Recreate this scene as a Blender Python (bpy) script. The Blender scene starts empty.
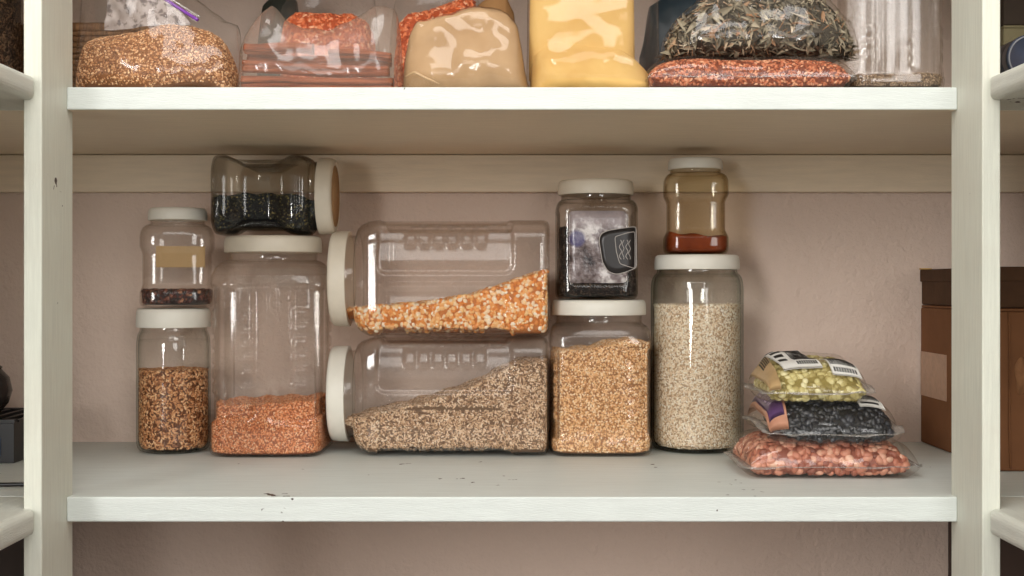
import bpy, bmesh, math
import numpy as np
from mathutils import Matrix, Vector

rng = np.random.default_rng(7)
scene = bpy.context.scene
COL = scene.collection
F_PX, CX, CY, CAMZ = 1310.0, 512.0, 285.5, 1.40
D0 = 1.284                        # depth of the front edges of the shelves
WALL = 1.737                      # depth of the back wall
S1 = CAMZ - 0.2073                # top of the jar shelf
S1B = CAMZ - 0.2318
S2B = CAMZ + 0.1722
S2 = CAMZ + 0.1945                # top of the upper shelf


def wx(px, d):
    return (px - CX) * d / F_PX


def wz(py, d):
    return CAMZ + (CY - py) * d / F_PX


# ------------------------------------------------------------------ materials
MATS = {}


def srgb(r, g, b):
    def c(v):
        v /= 255.0
        return v / 12.92 if v <= 0.04045 else ((v + 0.055) / 1.055) ** 2.4
    return (c(r), c(g), c(b), 1.0)


class NT:
    def __init__(s, name):
        s.m = bpy.data.materials.new(name)
        s.m.use_nodes = True
        s.t = s.m.node_tree
        s.t.nodes.clear()
        s.out = s.n('ShaderNodeOutputMaterial')

    def n(s, typ, **kw):
        nd = s.t.nodes.new(typ)
        for k, v in kw.items():
            if k.startswith('i_'):
                key = k[2:]
                key = int(key) if key.isdigit() else key.replace('_', ' ')
                nd.inputs[key].default_value = v
            else:
                setattr(nd, k, v)
        return nd

    def l(s, a, ao, b, bi):
        s.t.links.new(a.outputs[ao], b.inputs[bi])

    def ramp(s, stops, interp='LINEAR'):
        r = s.n('ShaderNodeValToRGB')
        r.color_ramp.interpolation = interp
        e = r.color_ramp.elements
        while len(e) < len(stops):
            e.new(0.5)
        for el, (p, c) in zip(e, stops):
            el.position = p
            el.color = c
        return r

    def math(s, op, a=None, b=None, clamp=False):
        nd = s.n('ShaderNodeMath', operation=op, use_clamp=clamp)
        for i, v in enumerate((a, b)):
            if v is None:
                continue
            if isinstance(v, tuple):
                s.l(v[0], v[1], nd, i)
            else:
                nd.inputs[i].default_value = v
        return nd

    def coord(s, scale=(1, 1, 1), kind='Object'):
        tc = s.n('ShaderNodeTexCoord')
        mp = s.n('ShaderNodeMapping')
        mp.inputs['Scale'].default_value = scale
        s.l(tc, kind, mp, 'Vector')
        return mp

    def noise(s, mp, scale, detail=3.0, rough=0.55):
        nz = s.n('ShaderNodeTexNoise')
        nz.inputs['Scale'].default_value = scale
        nz.inputs['Detail'].default_value = detail
        nz.inputs['Roughness'].default_value = rough
        s.l(mp, 0, nz, 'Vector')
        return nz

    def mix(s, fac, a, b):
        m = s.n('ShaderNodeMix', data_type='RGBA')
        for idx, v in ((0, fac), (6, a), (7, b)):
            if isinstance(v, tuple) and len(v) == 2:
                s.l(v[0], v[1], m, idx)
            else:
                m.inputs[idx].default_value = v
        return m

    def bump(s, h, strength, dist):
        b = s.n('ShaderNodeBump')
        b.inputs['Strength'].default_value = strength
        b.inputs['Distance'].default_value = dist
        s.l(h[0], h[1], b, 'Height')
        return b

    def principled(s, color, rough, spec=0.5, normal=None, **kw):
        p = s.n('ShaderNodeBsdfPrincipled')
        if isinstance(color, tuple) and len(color) == 2:
            s.l(color[0], color[1], p, 'Base Color')
        else:
            p.inputs['Base Color'].default_value = color
        p.inputs['Roughness'].default_value = rough
        p.inputs['Specular IOR Level'].default_value = spec
        if normal is not None:
            s.l(normal, 0, p, 'Normal')
        s.l(p, 0, s.out, 0)
        return p


def mat_plain(name, color, rough=0.5, spec=0.4, var=0.0, vscale=30, bump=0.0, bscale=200):
    t = NT(name)
    col = color
    mp = t.coord()
    if var:
        nz = t.noise(mp, vscale)
        dark = tuple(c * (1 - var) for c in color[:3]) + (1,)
        light = tuple(min(1, c * (1 + var)) for c in color[:3]) + (1,)
        r = t.ramp([(0.3, dark), (0.7, light)])
        t.l(nz, 0, r, 0)
        col = (r, 0)
    nrm = None
    if bump:
        nb = t.noise(mp, bscale)
        nrm = t.bump((nb, 0), bump, 0.002)
    t.principled(col, rough, spec, nrm)
    return t.m


def mat_paint(name, color, streak=(8, 8, 8), chips=0.0, var=0.06, tint=None):
    """old brushed paint, with wear that lets the dark wood show in chips"""
    t = NT(name)
    mp = t.coord(streak)
    mo = t.coord()
    nz = t.noise(mp, 6, 4)
    dark = tuple(c * (1 - var * 2) for c in color[:3]) + (1,)
    r = t.ramp([(0.25, dark), (0.7, color)])
    t.l(nz, 0, r, 0)
    n2 = t.noise(mo, 9, 5, 0.65)
    r2 = t.ramp([(0.45, (0, 0, 0, 1)), (0.75, (1, 1, 1, 1))])
    t.l(n2, 0, r2, 0)
    tc = tint or tuple(c * 0.86 for c in color[:3]) + (1,)
    m = t.math('MULTIPLY', (r2, 0), 0.35)
    mx = t.mix((m, 0), (r, 0), tc)
    col = (mx, 2)
    if chips:
        n3 = t.noise(mo, 75, 2, 0.5)
        n4 = t.noise(mo, 11, 2, 0.5)
        mm = t.math('MULTIPLY', (n3, 0), (n4, 0))
        r3 = t.ramp([(chips, (0, 0, 0, 1)), (chips + 0.012, (1, 1, 1, 1))])
        t.l(mm, 0, r3, 0)
        mx2 = t.mix((r3, 0), col, srgb(70, 58, 50))
        col = (mx2, 2)
    nb = t.noise(mp, 40, 3)
    bp = t.bump((nb, 0), 0.35, 0.0012)
    t.principled(col, 0.45, 0.35, bp)
    return t.m


def mat_wall(name, color):
    t = NT(name)
    mo = t.coord()
    n1 = t.noise(mo, 3.0, 4)
    r = t.ramp([(0.3, tuple(c * 0.94 for c in color[:3]) + (1,)), (0.7, color)])
    t.l(n1, 0, r, 0)
    n2 = t.noise(mo, 120, 3, 0.6)
    n3 = t.noise(mo, 22, 2, 0.5)
    a = t.math('ADD', (n2, 0), (n3, 0))
    bp = t.bump((a, 0), 0.65, 0.004)
    t.principled((r, 0), 0.7, 0.25, bp)
    return t.m


def mat_glass(name, tint=(0.975, 0.975, 0.97, 1), edge=(0.72, 0.72, 0.70, 1), rough=0.02, gloss=1.0, bump=0.0, haze=0.0, bscale=9, hcol=(0.8, 0.76, 0.71, 1)):
    """clear thin wall: straight-through light plus Schlick reflection; longer path (darker) where the wall is seen edge on"""
    t = NT(name)
    lw = t.n('ShaderNodeLayerWeight')
    lw.inputs['Blend'].default_value = 0.5
    nrm = None
    if bump:
        mo = t.coord()
        nb = t.noise(mo, bscale, 2.2, 0.5)
        nrm = t.bump((nb, 0), bump, 0.02)
        t.l(nrm, 0, lw, 'Normal')
    p5 = t.math('POWER', (lw, 'Facing'), 5.0)
    sc = t.math('MULTIPLY', (p5, 0), 0.42)
    fac = t.math('ADD', (sc, 0), 0.036 * gloss, clamp=True)
    p3 = t.math('POWER', (lw, 'Facing'), 3.0)
    mx = t.mix((p3, 0), tint, edge)
    tr = t.n('ShaderNodeBsdfTransparent')
    t.l(mx, 2, tr, 0)
    gl = t.n('ShaderNodeBsdfGlossy')
    gl.inputs['Roughness'].default_value = rough
    if nrm is not None:
        t.l(nrm, 0, gl, 'Normal')
    ms = t.n('ShaderNodeMixShader')
    t.l(fac, 0, ms, 0)
    base = tr
    if haze:
        df = t.n('ShaderNodeBsdfDiffuse')
        df.inputs['Color'].default_value = hcol
        mh = t.n('ShaderNodeMixShader')
        mh.inputs[0].default_value = haze
        t.l(tr, 0, mh, 1)
        t.l(df, 0, mh, 2)
        base = mh
    t.l(base, 0, ms, 1)
    t.l(gl, 0, ms, 2)
    t.l(ms, 0, t.out, 0)
    return t.m


def mat_grain(name, stops, rough=0.5, spec=0.35):
    t = NT(name)
    c0 = stops[0][1]
    stops = [(0.0, tuple(c * 0.72 for c in c0[:3]) + (1,)), (0.06, c0)] + list(stops[1:])  # darkest stop for the filler: shade between grains put into the colour
    at = t.n('ShaderNodeAttribute', attribute_name='rnd')
    r = t.ramp(stops)
    t.l(at, 'Fac', r, 0)
    t.principled((r, 0), rough, spec)
    return t.m


# ------------------------------------------------------------------ mesh helpers
def mk(name, V, Fs, mat, parent=None, smooth=True, rnd=None, matidx=None):
    V = np.ascontiguousarray(V, dtype=np.float32)
    Fs = [np.asarray(f, dtype=np.int32) for f in Fs if len(f)]
    loops = np.concatenate([f.ravel() for f in Fs])
    tot = np.concatenate([np.full(len(f), f.shape[1], np.int32) for f in Fs])
    start = np.concatenate([[0], np.cumsum(tot)[:-1]]).astype(np.int32)
    me = bpy.data.meshes.new(name)
    me.vertices.add(len(V))
    me.vertices.foreach_set('co', V.ravel())
    me.loops.add(len(loops))
    me.loops.foreach_set('vertex_index', loops)
    me.polygons.add(len(tot))
    me.polygons.foreach_set('loop_start', start)
    me.polygons.foreach_set('loop_total', tot)
    me.polygons.foreach_set('use_smooth', np.full(len(tot), smooth))
    for m in (mat if isinstance(mat, (list, tuple)) else [mat]):
        me.materials.append(m)
    if matidx is not None:
        me.polygons.foreach_set('material_index', np.asarray(matidx, np.int32))
    if rnd is not None:
        a = me.attributes.new('rnd', 'FLOAT', 'POINT')
        a.data.foreach_set('value', np.asarray(rnd, np.float32))
    me.update(calc_edges=True)
    me.validate()
    o = bpy.data.objects.new(name, me)
    COL.objects.link(o)
    if parent is not None:
        o.parent = parent
    return o


def tag(o, label, cat, group=None, kind=None):
    o['label'] = label
    o['category'] = cat
    if group:
        o['group'] = group
    if kind:
        o['kind'] = kind
    return o


def thing(name, label, cat, loc=(0, 0, 0), rot=(0, 0, 0), group=None):
    if cat == 'jar' and loc[1] > 1.6:
        loc = (loc[0] * (loc[1] - 0.017) / loc[1], loc[1] - 0.017, loc[2])
    o = bpy.data.objects.new(name, None)
    o.empty_display_size = 0.02
    COL.objects.link(o)
    o.location = loc
    o.rotation_euler = rot
    return tag(o, label, cat, group)


def from_bm(name, bm, mat, parent=None, smooth=False):
    bmesh.ops.recalc_face_normals(bm, faces=bm.faces)
    me = bpy.data.meshes.new(name)
    bm.to_mesh(me)
    bm.free()
    me.materials.append(mat)
    for p in me.polygons:
        p.use_smooth = smooth
    o = bpy.data.objects.new(name, me)
    COL.objects.link(o)
    if parent is not None:
        o.parent = parent
    return o


def box_bm(x0, x1, y0, y1, z0, z1, bevel=0.0, seg=2, bm=None):
    bm2 = bmesh.new()
    bmesh.ops.create_cube(bm2, size=1)
    for v in bm2.verts:
        v.co = Vector(((x0 + x1) / 2 + v.co.x * (x1 - x0), (y0 + y1) / 2 + v.co.y * (y1 - y0), (z0 + z1) / 2 + v.co.z * (z1 - z0)))
    if bevel:
        bmesh.ops.bevel(bm2, geom=list(bm2.edges), offset=bevel, segments=seg, profile=0.5, affect='EDGES')
    if bm is None:
        return bm2
    tmp = bpy.data.meshes.new('tmp')
    bm2.to_mesh(tmp)
    bm2.free()
    bm.from_mesh(tmp)
    bpy.data.meshes.remove(tmp)
    return bm


def grid_faces(nr, nc, wrap=True, off=0, flip=False):
    r = np.arange(nr - 1)[:, None]
    c = np.arange(nc if wrap else nc - 1)[None, :]
    c1 = (c + 1) % nc
    a = r * nc + c
    b = r * nc + c1
    d = (r + 1) * nc + c
    e = (r + 1) * nc + c1
    f = np.stack([a, b, e, d], -1).reshape(-1, 4) + off
    return f[:, ::-1] if flip else f


def smooth01(x):
    x = np.clip(x, 0, 1)
    return x * x * (3 - 2 * x)


def rrect(u, v, u0, u1, v0, v1, rad, w):
    """1 inside a rounded rectangle, 0 outside, ramp of width w along its edge"""
    cu, cv, hu, hv = (u0 + u1) / 2, (v0 + v1) / 2, (u1 - u0) / 2 - rad, (v1 - v0) / 2 - rad
    qx = np.abs(u - cu) - hu
    qy = np.abs(v - cv) - hv
    d = np.hypot(np.maximum(qx, 0), np.maximum(qy, 0)) + np.minimum(np.maximum(qx, qy), 0) - rad
    return smooth01(0.5 - d / w)


def vnoise(P, scale, seed=0, octaves=3):
    """cheap smooth noise: sum of random sinusoids, about -1..1"""
    r = np.random.default_rng(seed)
    out = np.zeros(len(P))
    amp, tot = 1.0, 0.0
    for o in range(octaves):
        for k in range(5):
            d = r.normal(size=3)
            d /= np.linalg.norm(d)
            out += amp * np.sin((P @ d) * scale * (2 ** o) * r.uniform(0.6, 1.4) * 6.283 + r.uniform(0, 6.28)) / 2.2
        tot += amp
        amp *= 0.5
    return out / tot


ICO = {}


def ico(sub):
    if sub not in ICO:
        bm = bmesh.new()
        bmesh.ops.create_icosphere(bm, subdivisions=sub, radius=1.0)
        bm.verts.ensure_lookup_table()
        ICO[sub] = (np.array([v.co[:] for v in bm.verts]), np.array([[v.index for v in f.verts] for f in bm.faces]))
        bm.free()
    return ICO[sub]


def tris_of(V, Fs):
    out = []
    for f in Fs:
        f = np.asarray(f)
        if not len(f):
            continue
        if f.shape[1] == 3:
            out.append(f)
        else:
            out.append(f[:, [0, 1, 2]])
            out.append(f[:, [0, 2, 3]])
    return np.concatenate(out)


def scatter(V, T, size, cover=1.7, tmpl=None, flat=0.5, jit=0.35, sink=0.45, back=True, count=None, seed=1, maxn=45000, szvar=0.15):
    """grains of half-sizes `size` laid on the triangles T of V. returns verts, faces, rnd per vertex"""
    r = np.random.default_rng(seed)
    A, B, C = V[T[:, 0]], V[T[:, 1]], V[T[:, 2]]
    N = np.cross(B - A, C - A)
    ar = np.linalg.norm(N, axis=1) / 2
    ok = ar > 1e-12
    N[ok] /= (2 * ar[ok])[:, None]
    w = ar.copy()
    if back:
        w = np.where(N[:, 1] > 0.6, 0, w)
        w = np.where(N[:, 2] < -0.7, 0, w)
    total = w.sum()
    n = count or int(min(maxn, cover * total / (math.pi * size[0] * size[1])))
    t = r.choice(len(T), n, p=w / total)
    a, b = r.random(n), r.random(n)
    sw = a + b > 1
    a[sw], b[sw] = 1 - a[sw], 1 - b[sw]
    P = A[t] + (B[t] - A[t]) * a[:, None] + (C[t] - A[t]) * b[:, None]
    nn = N[t]
    P0 = P.copy()
    TV, TF = tmpl if tmpl is not None else ico(1 if max(size) < 0.0034 else 2)
    # frame: mostly lying in the surface
    ref = r.normal(size=(n, 3))
    tx = ref - (ref * nn).sum(1)[:, None] * nn
    tx += nn * (r.normal(size=n) * jit * np.linalg.norm(tx, axis=1))[:, None]
    tx /= np.linalg.norm(tx, axis=1)[:, None]
    nz = nn + r.normal(size=(n, 3)) * flat
    ty = np.cross(nz, tx)
    ty /= np.linalg.norm(ty, axis=1)[:, None]
    tz = np.cross(tx, ty)
    s = np.asarray(size)[None, :] * (1 + szvar * r.normal(size=(n, 1)))
    P = P - nn * (r.random(n) * sink * min(size) * 2)[:, None]
    pmax = 0.9 * min(size)
    L = TV[None] * s[:, None, :]
    W = P[:, None] + L[:, :, 0:1] * tx[:, None] + L[:, :, 1:2] * ty[:, None] + L[:, :, 2:3] * tz[:, None]
    over = ((W - P[:, None]) * nn[:, None]).sum(-1).max(1) - ((P - P0) * -nn).sum(-1) - pmax
    W = W - nn[:, None] * np.maximum(over, 0)[:, None, None]
    k = len(TV)
    FF = (TF[None] + (np.arange(n) * k)[:, None, None]).reshape(-1, TF.shape[1])
    rv = np.repeat(r.random(n), k)
    return W.reshape(-1, 3), FF, rv


def join(parts):
    """parts: list of (V, [F...], rnd) -> one"""
    Vs, Fs, R, off = [], [], [], 0
    for V, F, rr in parts:
        Vs.append(V)
        for f in F:
            if len(f):
                Fs.append(np.asarray(f) + off)
        R.append(np.broadcast_to(rr, len(V)) if np.ndim(rr) == 0 else rr)
        off += len(V)
    return np.concatenate(Vs), Fs, np.concatenate(R)


# ------------------------------------------------------------------ jars
NA = 176


def jar_shape(spec, inset=0.0, na=NA):
    """rings (R, na, 3) of the jar wall in its own frame (base at z=0, mouth up)"""
    prof = np.array(spec['prof'])            # z, hx, hy, n
    zs = np.unique(np.concatenate([np.arange(0, prof[-1, 0], spec.get('dz', 0.002)), prof[:, 0]]))
    hx = np.interp(zs, prof[:, 0], prof[:, 1])
    hy = np.interp(zs, prof[:, 0], prof[:, 2])
    nn = np.interp(zs, prof[:, 0], prof[:, 3])
    for k in range(2):                        # soften the corners of the profile, keep the ends
        for arr in (hx, hy, nn):
            arr[1:-1] = 0.25 * arr[:-2] + 0.5 * arr[1:-1] + 0.25 * arr[2:]
    th = np.linspace(0, 2 * math.pi, na, endpoint=False)
    c, s = np.cos(th), np.sin(th)
    hx = hx - inset
    hy = hy - inset
    rr = (np.abs(c[None] / hx[:, None]) ** nn[:, None] + np.abs(s[None] / hy[:, None]) ** nn[:, None]) ** (-1 / nn[:, None])
    X, Y = rr * c, rr * s
    Z = np.repeat(zs[:, None], na, 1)
    if spec.get('panel'):
        front = np.abs(Y) / hy[:, None] >= np.abs(X) / hx[:, None]
        sg = np.where(front, -np.sign(Y), np.sign(X))
        U = np.where(front, X * np.where(Y < 0, 1, -1), Y * np.where(X > 0, 1, -1))
        d = spec['panel'](U, Z, front, sg)
        Y = np.where(front, Y - np.sign(Y) * d, Y)
        X = np.where(front, X, X - np.sign(X) * d)
    H = prof[-1, 0]
    Z = inset + Z * (H - inset) / H
    return np.stack([X, Y, Z], -1)


def jar_glass(name, spec, mat, parent, wall=0.0014):
    o = jar_shape(spec)
    i = jar_shape(spec, wall)
    R, N = o.shape[:2]
    V = np.concatenate([o.reshape(-1, 3), i.reshape(-1, 3), [[0, 0, o[0, 0, 2] + 0.002]], [[0, 0, i[0, 0, 2] + 0.002]]])
    fo = grid_faces(R, N)
    fi = grid_faces(R, N, off=R * N, flip=True)
    k = np.arange(N)
    k1 = (k + 1) % N
    top = np.stack([(R - 1) * N + k, (R - 1) * N + k1, R * N + (R - 1) * N + k1, R * N + (R - 1) * N + k], -1)
    b0 = np.stack([k1, k, np.full(N, 2 * R * N)], -1)
    b1 = np.stack([R * N + k, R * N + k1, np.full(N, 2 * R * N + 1)], -1)
    return mk(name, V, [fo, fi, top, b0, b1], mat, parent)


def lathe(prof, n=96, ridge=0.0, nrid=0):
    prof = np.array(prof)
    th = np.linspace(0, 2 * math.pi, n, endpoint=False)
    r = prof[:, 0][:, None] * np.ones(n)[None]
    if ridge:
        m = (prof[:, 0] > prof[:, 0].max() * 0.985)[:, None]
        r = r - m * ridge * (0.5 + 0.5 * np.cos(th * nrid))[None]
    V = np.stack([r * np.cos(th), r * np.sin(th), np.repeat(prof[:, 1][:, None], n, 1)], -1)
    R = len(prof)
    Fs = [grid_faces(R, n)]
    VV = V.reshape(-1, 3)
    k = np.arange(n)
    k1 = (k + 1) % n
    VV = np.concatenate([VV, [[0, 0, prof[0, 1]], [0, 0, prof[-1, 1]]]])
    Fs.append(np.stack([k1, k, np.full(n, R * n)], -1))
    Fs.append(np.stack([(R - 1) * n + k, (R - 1) * n + k1, np.full(n, R * n + 1)], -1))
    return VV, Fs


def lid(name, r, z0, z1, mat, parent, disc=None, ridge=0.00035):
    h = z1 - z0
    b = min(0.004, h * 0.25)
    prof = [(r - 0.003, z0 + 0.0005), (r - 0.0004, z0 + 0.0002), (r, z0 + 0.001), (r, z0 + h * 0.5), (r - 0.0006, z1 - b),
            (r - 0.0006 - b * 0.3, z1 - b * 0.35), (r - b, z1), (r - b - 0.004, z1), (r - b - 0.005, z1 - 0.0008), (0.002, z1 - 0.0008)]
    V, Fs = lathe(prof, 144, ridge, 72)
    o = mk(name, V, Fs, mat, parent)
    if disc is not None:
        Vd, Fd = lathe([(r - b - 0.0055, z1 - 0.0006), (r - b - 0.0055, z1 - 0.0002), (0.002, z1 - 0.0001)], 72)
        mk('lid_disc', Vd, Fd, disc, o)
    return o


def placed(parent):
    bpy.context.view_layer.update()
    return np.array(parent.matrix_world)


def contents(name, spec, parent, height, matl, size, label, cat, inset=None, cover=2.3, seed=1, flat=0.5, jit=0.35, fill=0.0, tmpl=None, topnoise=0.0015, extra=None, sink=0.3):
    """what fills a jar: the jar's inside cut by the height field height(X, Y) -> world z, dressed with grains"""
    M = placed(parent)
    ins = (inset if inset is not None else spec.get('wall', 0.0014) + 0.0006 + min(size) * 0.95)
    R = jar_shape(spec, ins, 112)
    nr, n = R.shape[:2]
    V = R.reshape(-1, 3)
    V = np.concatenate([V, [[0, 0, R[0, 0, 2]]], [[0, 0, R[-1, 0, 2]]]])
    V = V @ M[:3, :3].T + M[:3, 3]
    k = np.arange(n)
    k1 = (k + 1) % n
    faces = [grid_faces(nr, n), np.stack([k1, k, np.full(n, nr * n)], -1), np.stack([(nr - 1) * n + k, (nr - 1) * n + k1, np.full(n, nr * n + 1)], -1)]
    hz = height(V[:, 0], V[:, 1])
    bm = bmesh.new()
    vs = [bm.verts.new((a[0], a[1], a[2] - h)) for a, h in zip(V, hz)]
    for f in faces:
        for q in f:
            try:
                bm.faces.new([vs[j] for j in q])
            except ValueError:
                pass
    bmesh.ops.recalc_face_normals(bm, faces=bm.faces)
    res = bmesh.ops.bisect_plane(bm, geom=list(bm.verts) + list(bm.edges) + list(bm.faces), dist=1e-6, plane_co=(0, 0, 0), plane_no=(0, 0, 1), clear_outer=True)
    cut = [e for e in res['geom_cut'] if isinstance(e, bmesh.types.BMEdge)]
    bmesh.ops.holes_fill(bm, edges=cut, sides=0)
    bmesh.ops.triangulate(bm, faces=list(bm.faces))
    # refine the big fan of the top so that it follows the height field
    top = [f for f in bm.faces if abs(f.normal.z) > 0.98 and abs(f.calc_center_median().z) < 1e-5]
    for it in range(4):
        es = {e for f in top if f.is_valid for e in f.edges if e.calc_length() > 0.012}
        if not es:
            break
        bmesh.ops.subdivide_edges(bm, edges=list(es), cuts=1)
        bmesh.ops.triangulate(bm, faces=[f for f in bm.faces if len(f.verts) > 3])
        top = [f for f in bm.faces if abs(f.normal.z) > 0.98 and abs(f.calc_center_median().z) < 1e-5]
    bm.verts.ensure_lookup_table()
    bm.verts.index_update()
    W = np.array([v.co[:] for v in bm.verts])
    T = np.array([[v.index for v in f.verts] for f in bm.faces])
    bm.free()
    W[:, 2] += height(W[:, 0], W[:, 1])
    parts = [(W, [T], fill)]
    if size[0] > 0:
        gv, gf, gr = scatter(W, T, size, cover, tmpl, flat, jit, sink, seed=seed)
        parts.append((gv, [gf], gr))
    if extra is not None:
        parts.append(extra(W, T))
    V, Fs, rr = join(parts)
    c = np.array([W[:, 0].mean(), W[:, 1].mean(), W[:, 2].min()])
    o = mk(name, V - c, Fs, matl, smooth=True, rnd=rr)
    o.location = c
    tag(o, label, cat, kind='stuff')
    return o


# ------------------------------------------------------------------ materials in use
WHITE = mat_paint('white_paint', srgb(220, 226, 221), (3, 30, 30), chips=0.440, var=0.05, tint=srgb(206, 210, 204))
WHITE_WORN = mat_paint('worn_white_paint', srgb(216, 218, 208), (30, 3, 30), chips=0.425, var=0.08, tint=srgb(196, 186, 168))
WHITE_POST = mat_paint('white_paint_post', srgb(224, 226, 212), (60, 60, 3), chips=0.478, var=0.07, tint=srgb(208, 200, 184))
LEDGER = mat_paint('cream_paint_and_bounce_tint', srgb(234, 216, 190), (3, 30, 30), var=0.06)
WALLM = mat_wall('plaster', srgb(220, 198, 183))
FLOORM = mat_plain('floor_vinyl', srgb(84, 74, 68), 0.5, var=0.1)
CEILM = mat_wall('ceiling_plaster', srgb(226, 220, 210))
PLASTIC = mat_glass('clear_plastic', (0.994, 0.989, 0.983, 1), (0.88, 0.84, 0.80, 1), 0.06, 0.85, haze=0.008)
GLASS = mat_glass('clear_glass', (0.992, 0.992, 0.985, 1), (0.52, 0.55, 0.50, 1), 0.03, 0.9)
GLASS_GREEN = mat_glass('greenish_glass', (0.986, 0.992, 0.982, 1), (0.30, 0.37, 0.31, 1), 0.03, 1.0)
GLASS_SMOKE = mat_glass('smoky_plastic', (0.955, 0.945, 0.925, 1), (0.50, 0.47, 0.43, 1), 0.06, 0.8)
GLASS_AMBER = mat_glass('amber_tinted_plastic', (0.978, 0.955, 0.895, 1), (0.62, 0.52, 0.36, 1), 0.05, 0.8)
FILM = mat_glass('clear_film', (0.985, 0.98, 0.975, 1), (0.86, 0.84, 0.81, 1), 0.10, 1.0, bump=0.6, haze=0.012, bscale=13)
FILM_HAZY = mat_glass('hazy_film', (0.97, 0.96, 0.95, 1), (0.8, 0.76, 0.72, 1), 0.15, 1.5, bump=0.7, haze=0.13, bscale=12, hcol=(0.70, 0.55, 0.45, 1))
LIDM = mat_plain('white_lid_plastic', srgb(230, 226, 214), 0.42, 0.4, var=0.02, vscale=60)
LIDM_OLD = mat_plain('aged_white_lid_plastic', srgb(224, 214, 196), 0.42, 0.4, var=0.03, vscale=60)
CORK = mat_plain('tan_paperboard', srgb(186, 150, 112), 0.8, 0.1, var=0.1, vscale=120)


# ------------------------------------------------------------------ the setting
def structure(name, bm, mat, smooth=False):
    o = from_bm(name, bm, mat, smooth=smooth)
    o['kind'] = 'structure'
    return o


structure('floor', box_bm(-1.3, 1.3, -2.6, WALL + 0.1, -0.05, 0.0), FLOORM)
structure('ceiling', box_bm(-1.3, 1.3, -0.35, WALL + 0.1, 2.5, 2.55), CEILM)
structure('wall_back', box_bm(-1.3, 1.3, WALL, WALL + 0.1, 0, 2.5), WALLM)
structure('wall_left', box_bm(-1.05, -0.95, 0.40, WALL, 0, 2.5), WALLM)
structure('wall_right', box_bm(0.95, 1.05, 0.40, WALL, 0, 2.5), WALLM)


def board(name, label, x0, x1, y0, y1, z0, z1, mat, bevel=0.0015):
    o = from_bm(name, box_bm(x0, x1, y0, y1, z0, z1, bevel, 3), mat)
    return tag(o, label, 'shelf')


# posts: boards on edge that carry the shelves, 16 mm by 86 mm
PX_IN, PX_OUT = 0.4365, 0.4535
PY0, PY1 = 1.216, 1.302


def notched_shelf(name, label, z0, z1):
    """shelf board running behind the posts, notched round each of them; front lip between the posts"""
    bm = bmesh.new()
    e = 0.0006
    pts = [(-0.945, D0 + 0.004), (-PX_OUT - e, D0 + 0.004), (-PX_OUT - e, PY1 + e), (-PX_IN + e, PY1 + e), (-PX_IN + e, D0), (PX_IN - e, D0), (PX_IN - e, PY1 + e),
           (PX_OUT + e, PY1 + e), (PX_OUT + e, D0 + 0.004), (0.945, D0 + 0.004), (0.945, WALL - 0.0005), (-0.945, WALL - 0.0005)]
    lo = [bm.verts.new((x, y, z0)) for x, y in pts]
    hi = [bm.verts.new((x, y, z1)) for x, y in pts]
    n = len(pts)
    bm.faces.new(lo[::-1])
    bm.faces.new(hi)
    for i in range(n):
        j = (i + 1) % n
        bm.faces.new((lo[i], lo[j], hi[j], hi[i]))
    bmesh.ops.recalc_face_normals(bm, faces=bm.faces)
    fe = [e_ for e_ in bm.edges if abs(e_.verts[0].co.y - D0) < 1e-5 and abs(e_.verts[1].co.y - D0) < 1e-5 and abs(e_.verts[0].co.x - e_.verts[1].co.x) > 0.1]
    bmesh.ops.bevel(bm, geom=fe, offset=0.0016, segments=3, profile=0.5, affect='EDGES')
    o = from_bm(name, bm, WHITE)
    o.data.materials.append(LEDGER)  # cream underside: warm bounced light put into its colour
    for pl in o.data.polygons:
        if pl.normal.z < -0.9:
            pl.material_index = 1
    return tag(o, label, 'shelf')


notched_shelf('shelf_board', 'long white painted shelf board carrying the jars and bean bags', S1B, S1)
notched_shelf('shelf_board', 'long white painted shelf board carrying the row of plastic bags above the jars', S2B, S2)
notched_shelf('shelf_board', 'white shelf board above the plastic bags, out past the top of the photo', S2 + 0.205, S2 + 0.227)  # unseen board, set low to shade the wall behind the bags


def side_shelf(label, side, z0, z1):
    x_in = 0.4415
    x0, x1 = (x_in, 0.947)
    bm = box_bm(x0, x1, 0.45, 1.2155, z0, z1)
    fe = [e for e in bm.edges if abs(e.verts[0].co.x - x0) < 1e-5 and abs(e.verts[1].co.x - x0) < 1e-5 and abs(e.verts[0].co.y - e.verts[1].co.y) > 0.1]
    fe += [e for e in bm.edges if abs(e.verts[0].co.y - 1.2155) < 1e-5 and abs(e.verts[1].co.y - 1.2155) < 1e-5 and abs(e.verts[0].co.z - e.verts[1].co.z) > 0.01 and e.verts[0].co.x < 0.5]
    bmesh.ops.bevel(bm, geom=fe, offset=0.008, segments=5, profile=0.5, affect='EDGES')
    # the side board reaches back past the post to meet the rear shelf
    box_bm(PX_OUT + 0.001, 0.947, 1.2157, D0 + 0.0035, z0 + 0.0002, z1 - 0.0002, bm=bm)
    if side < 0:
        for v in bm.verts:
            v.co.x = -v.co.x
    o = from_bm('side_shelf', bm, WHITE_WORN)
    tag(o, label, 'shelf')


side_shelf('worn white side shelf meeting the post beside the bag of tan bulgur', -1, S2B, S2)
side_shelf('worn white side shelf below the dark pot, meeting the post beside the wheat jar', -1, S1B, S1)
side_shelf('worn white side shelf under the dark blue round tin', 1, S2B, S2)
side_shelf('worn white side shelf in front of the cardboard boxes', 1, S1B, S1)

for s, lab in ((-1, 'tall white painted post by the bulgur bag and the wheat jar'), (1, 'tall white painted post in front of the cardboard boxes')):
    a, b = sorted((s * PX_IN, s * PX_OUT))
    tag(from_bm('shelf_post', box_bm(a, b, PY0, PY1, 0.0, 2.495, 0.0012, 2), WHITE_POST), lab, 'post')

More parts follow.
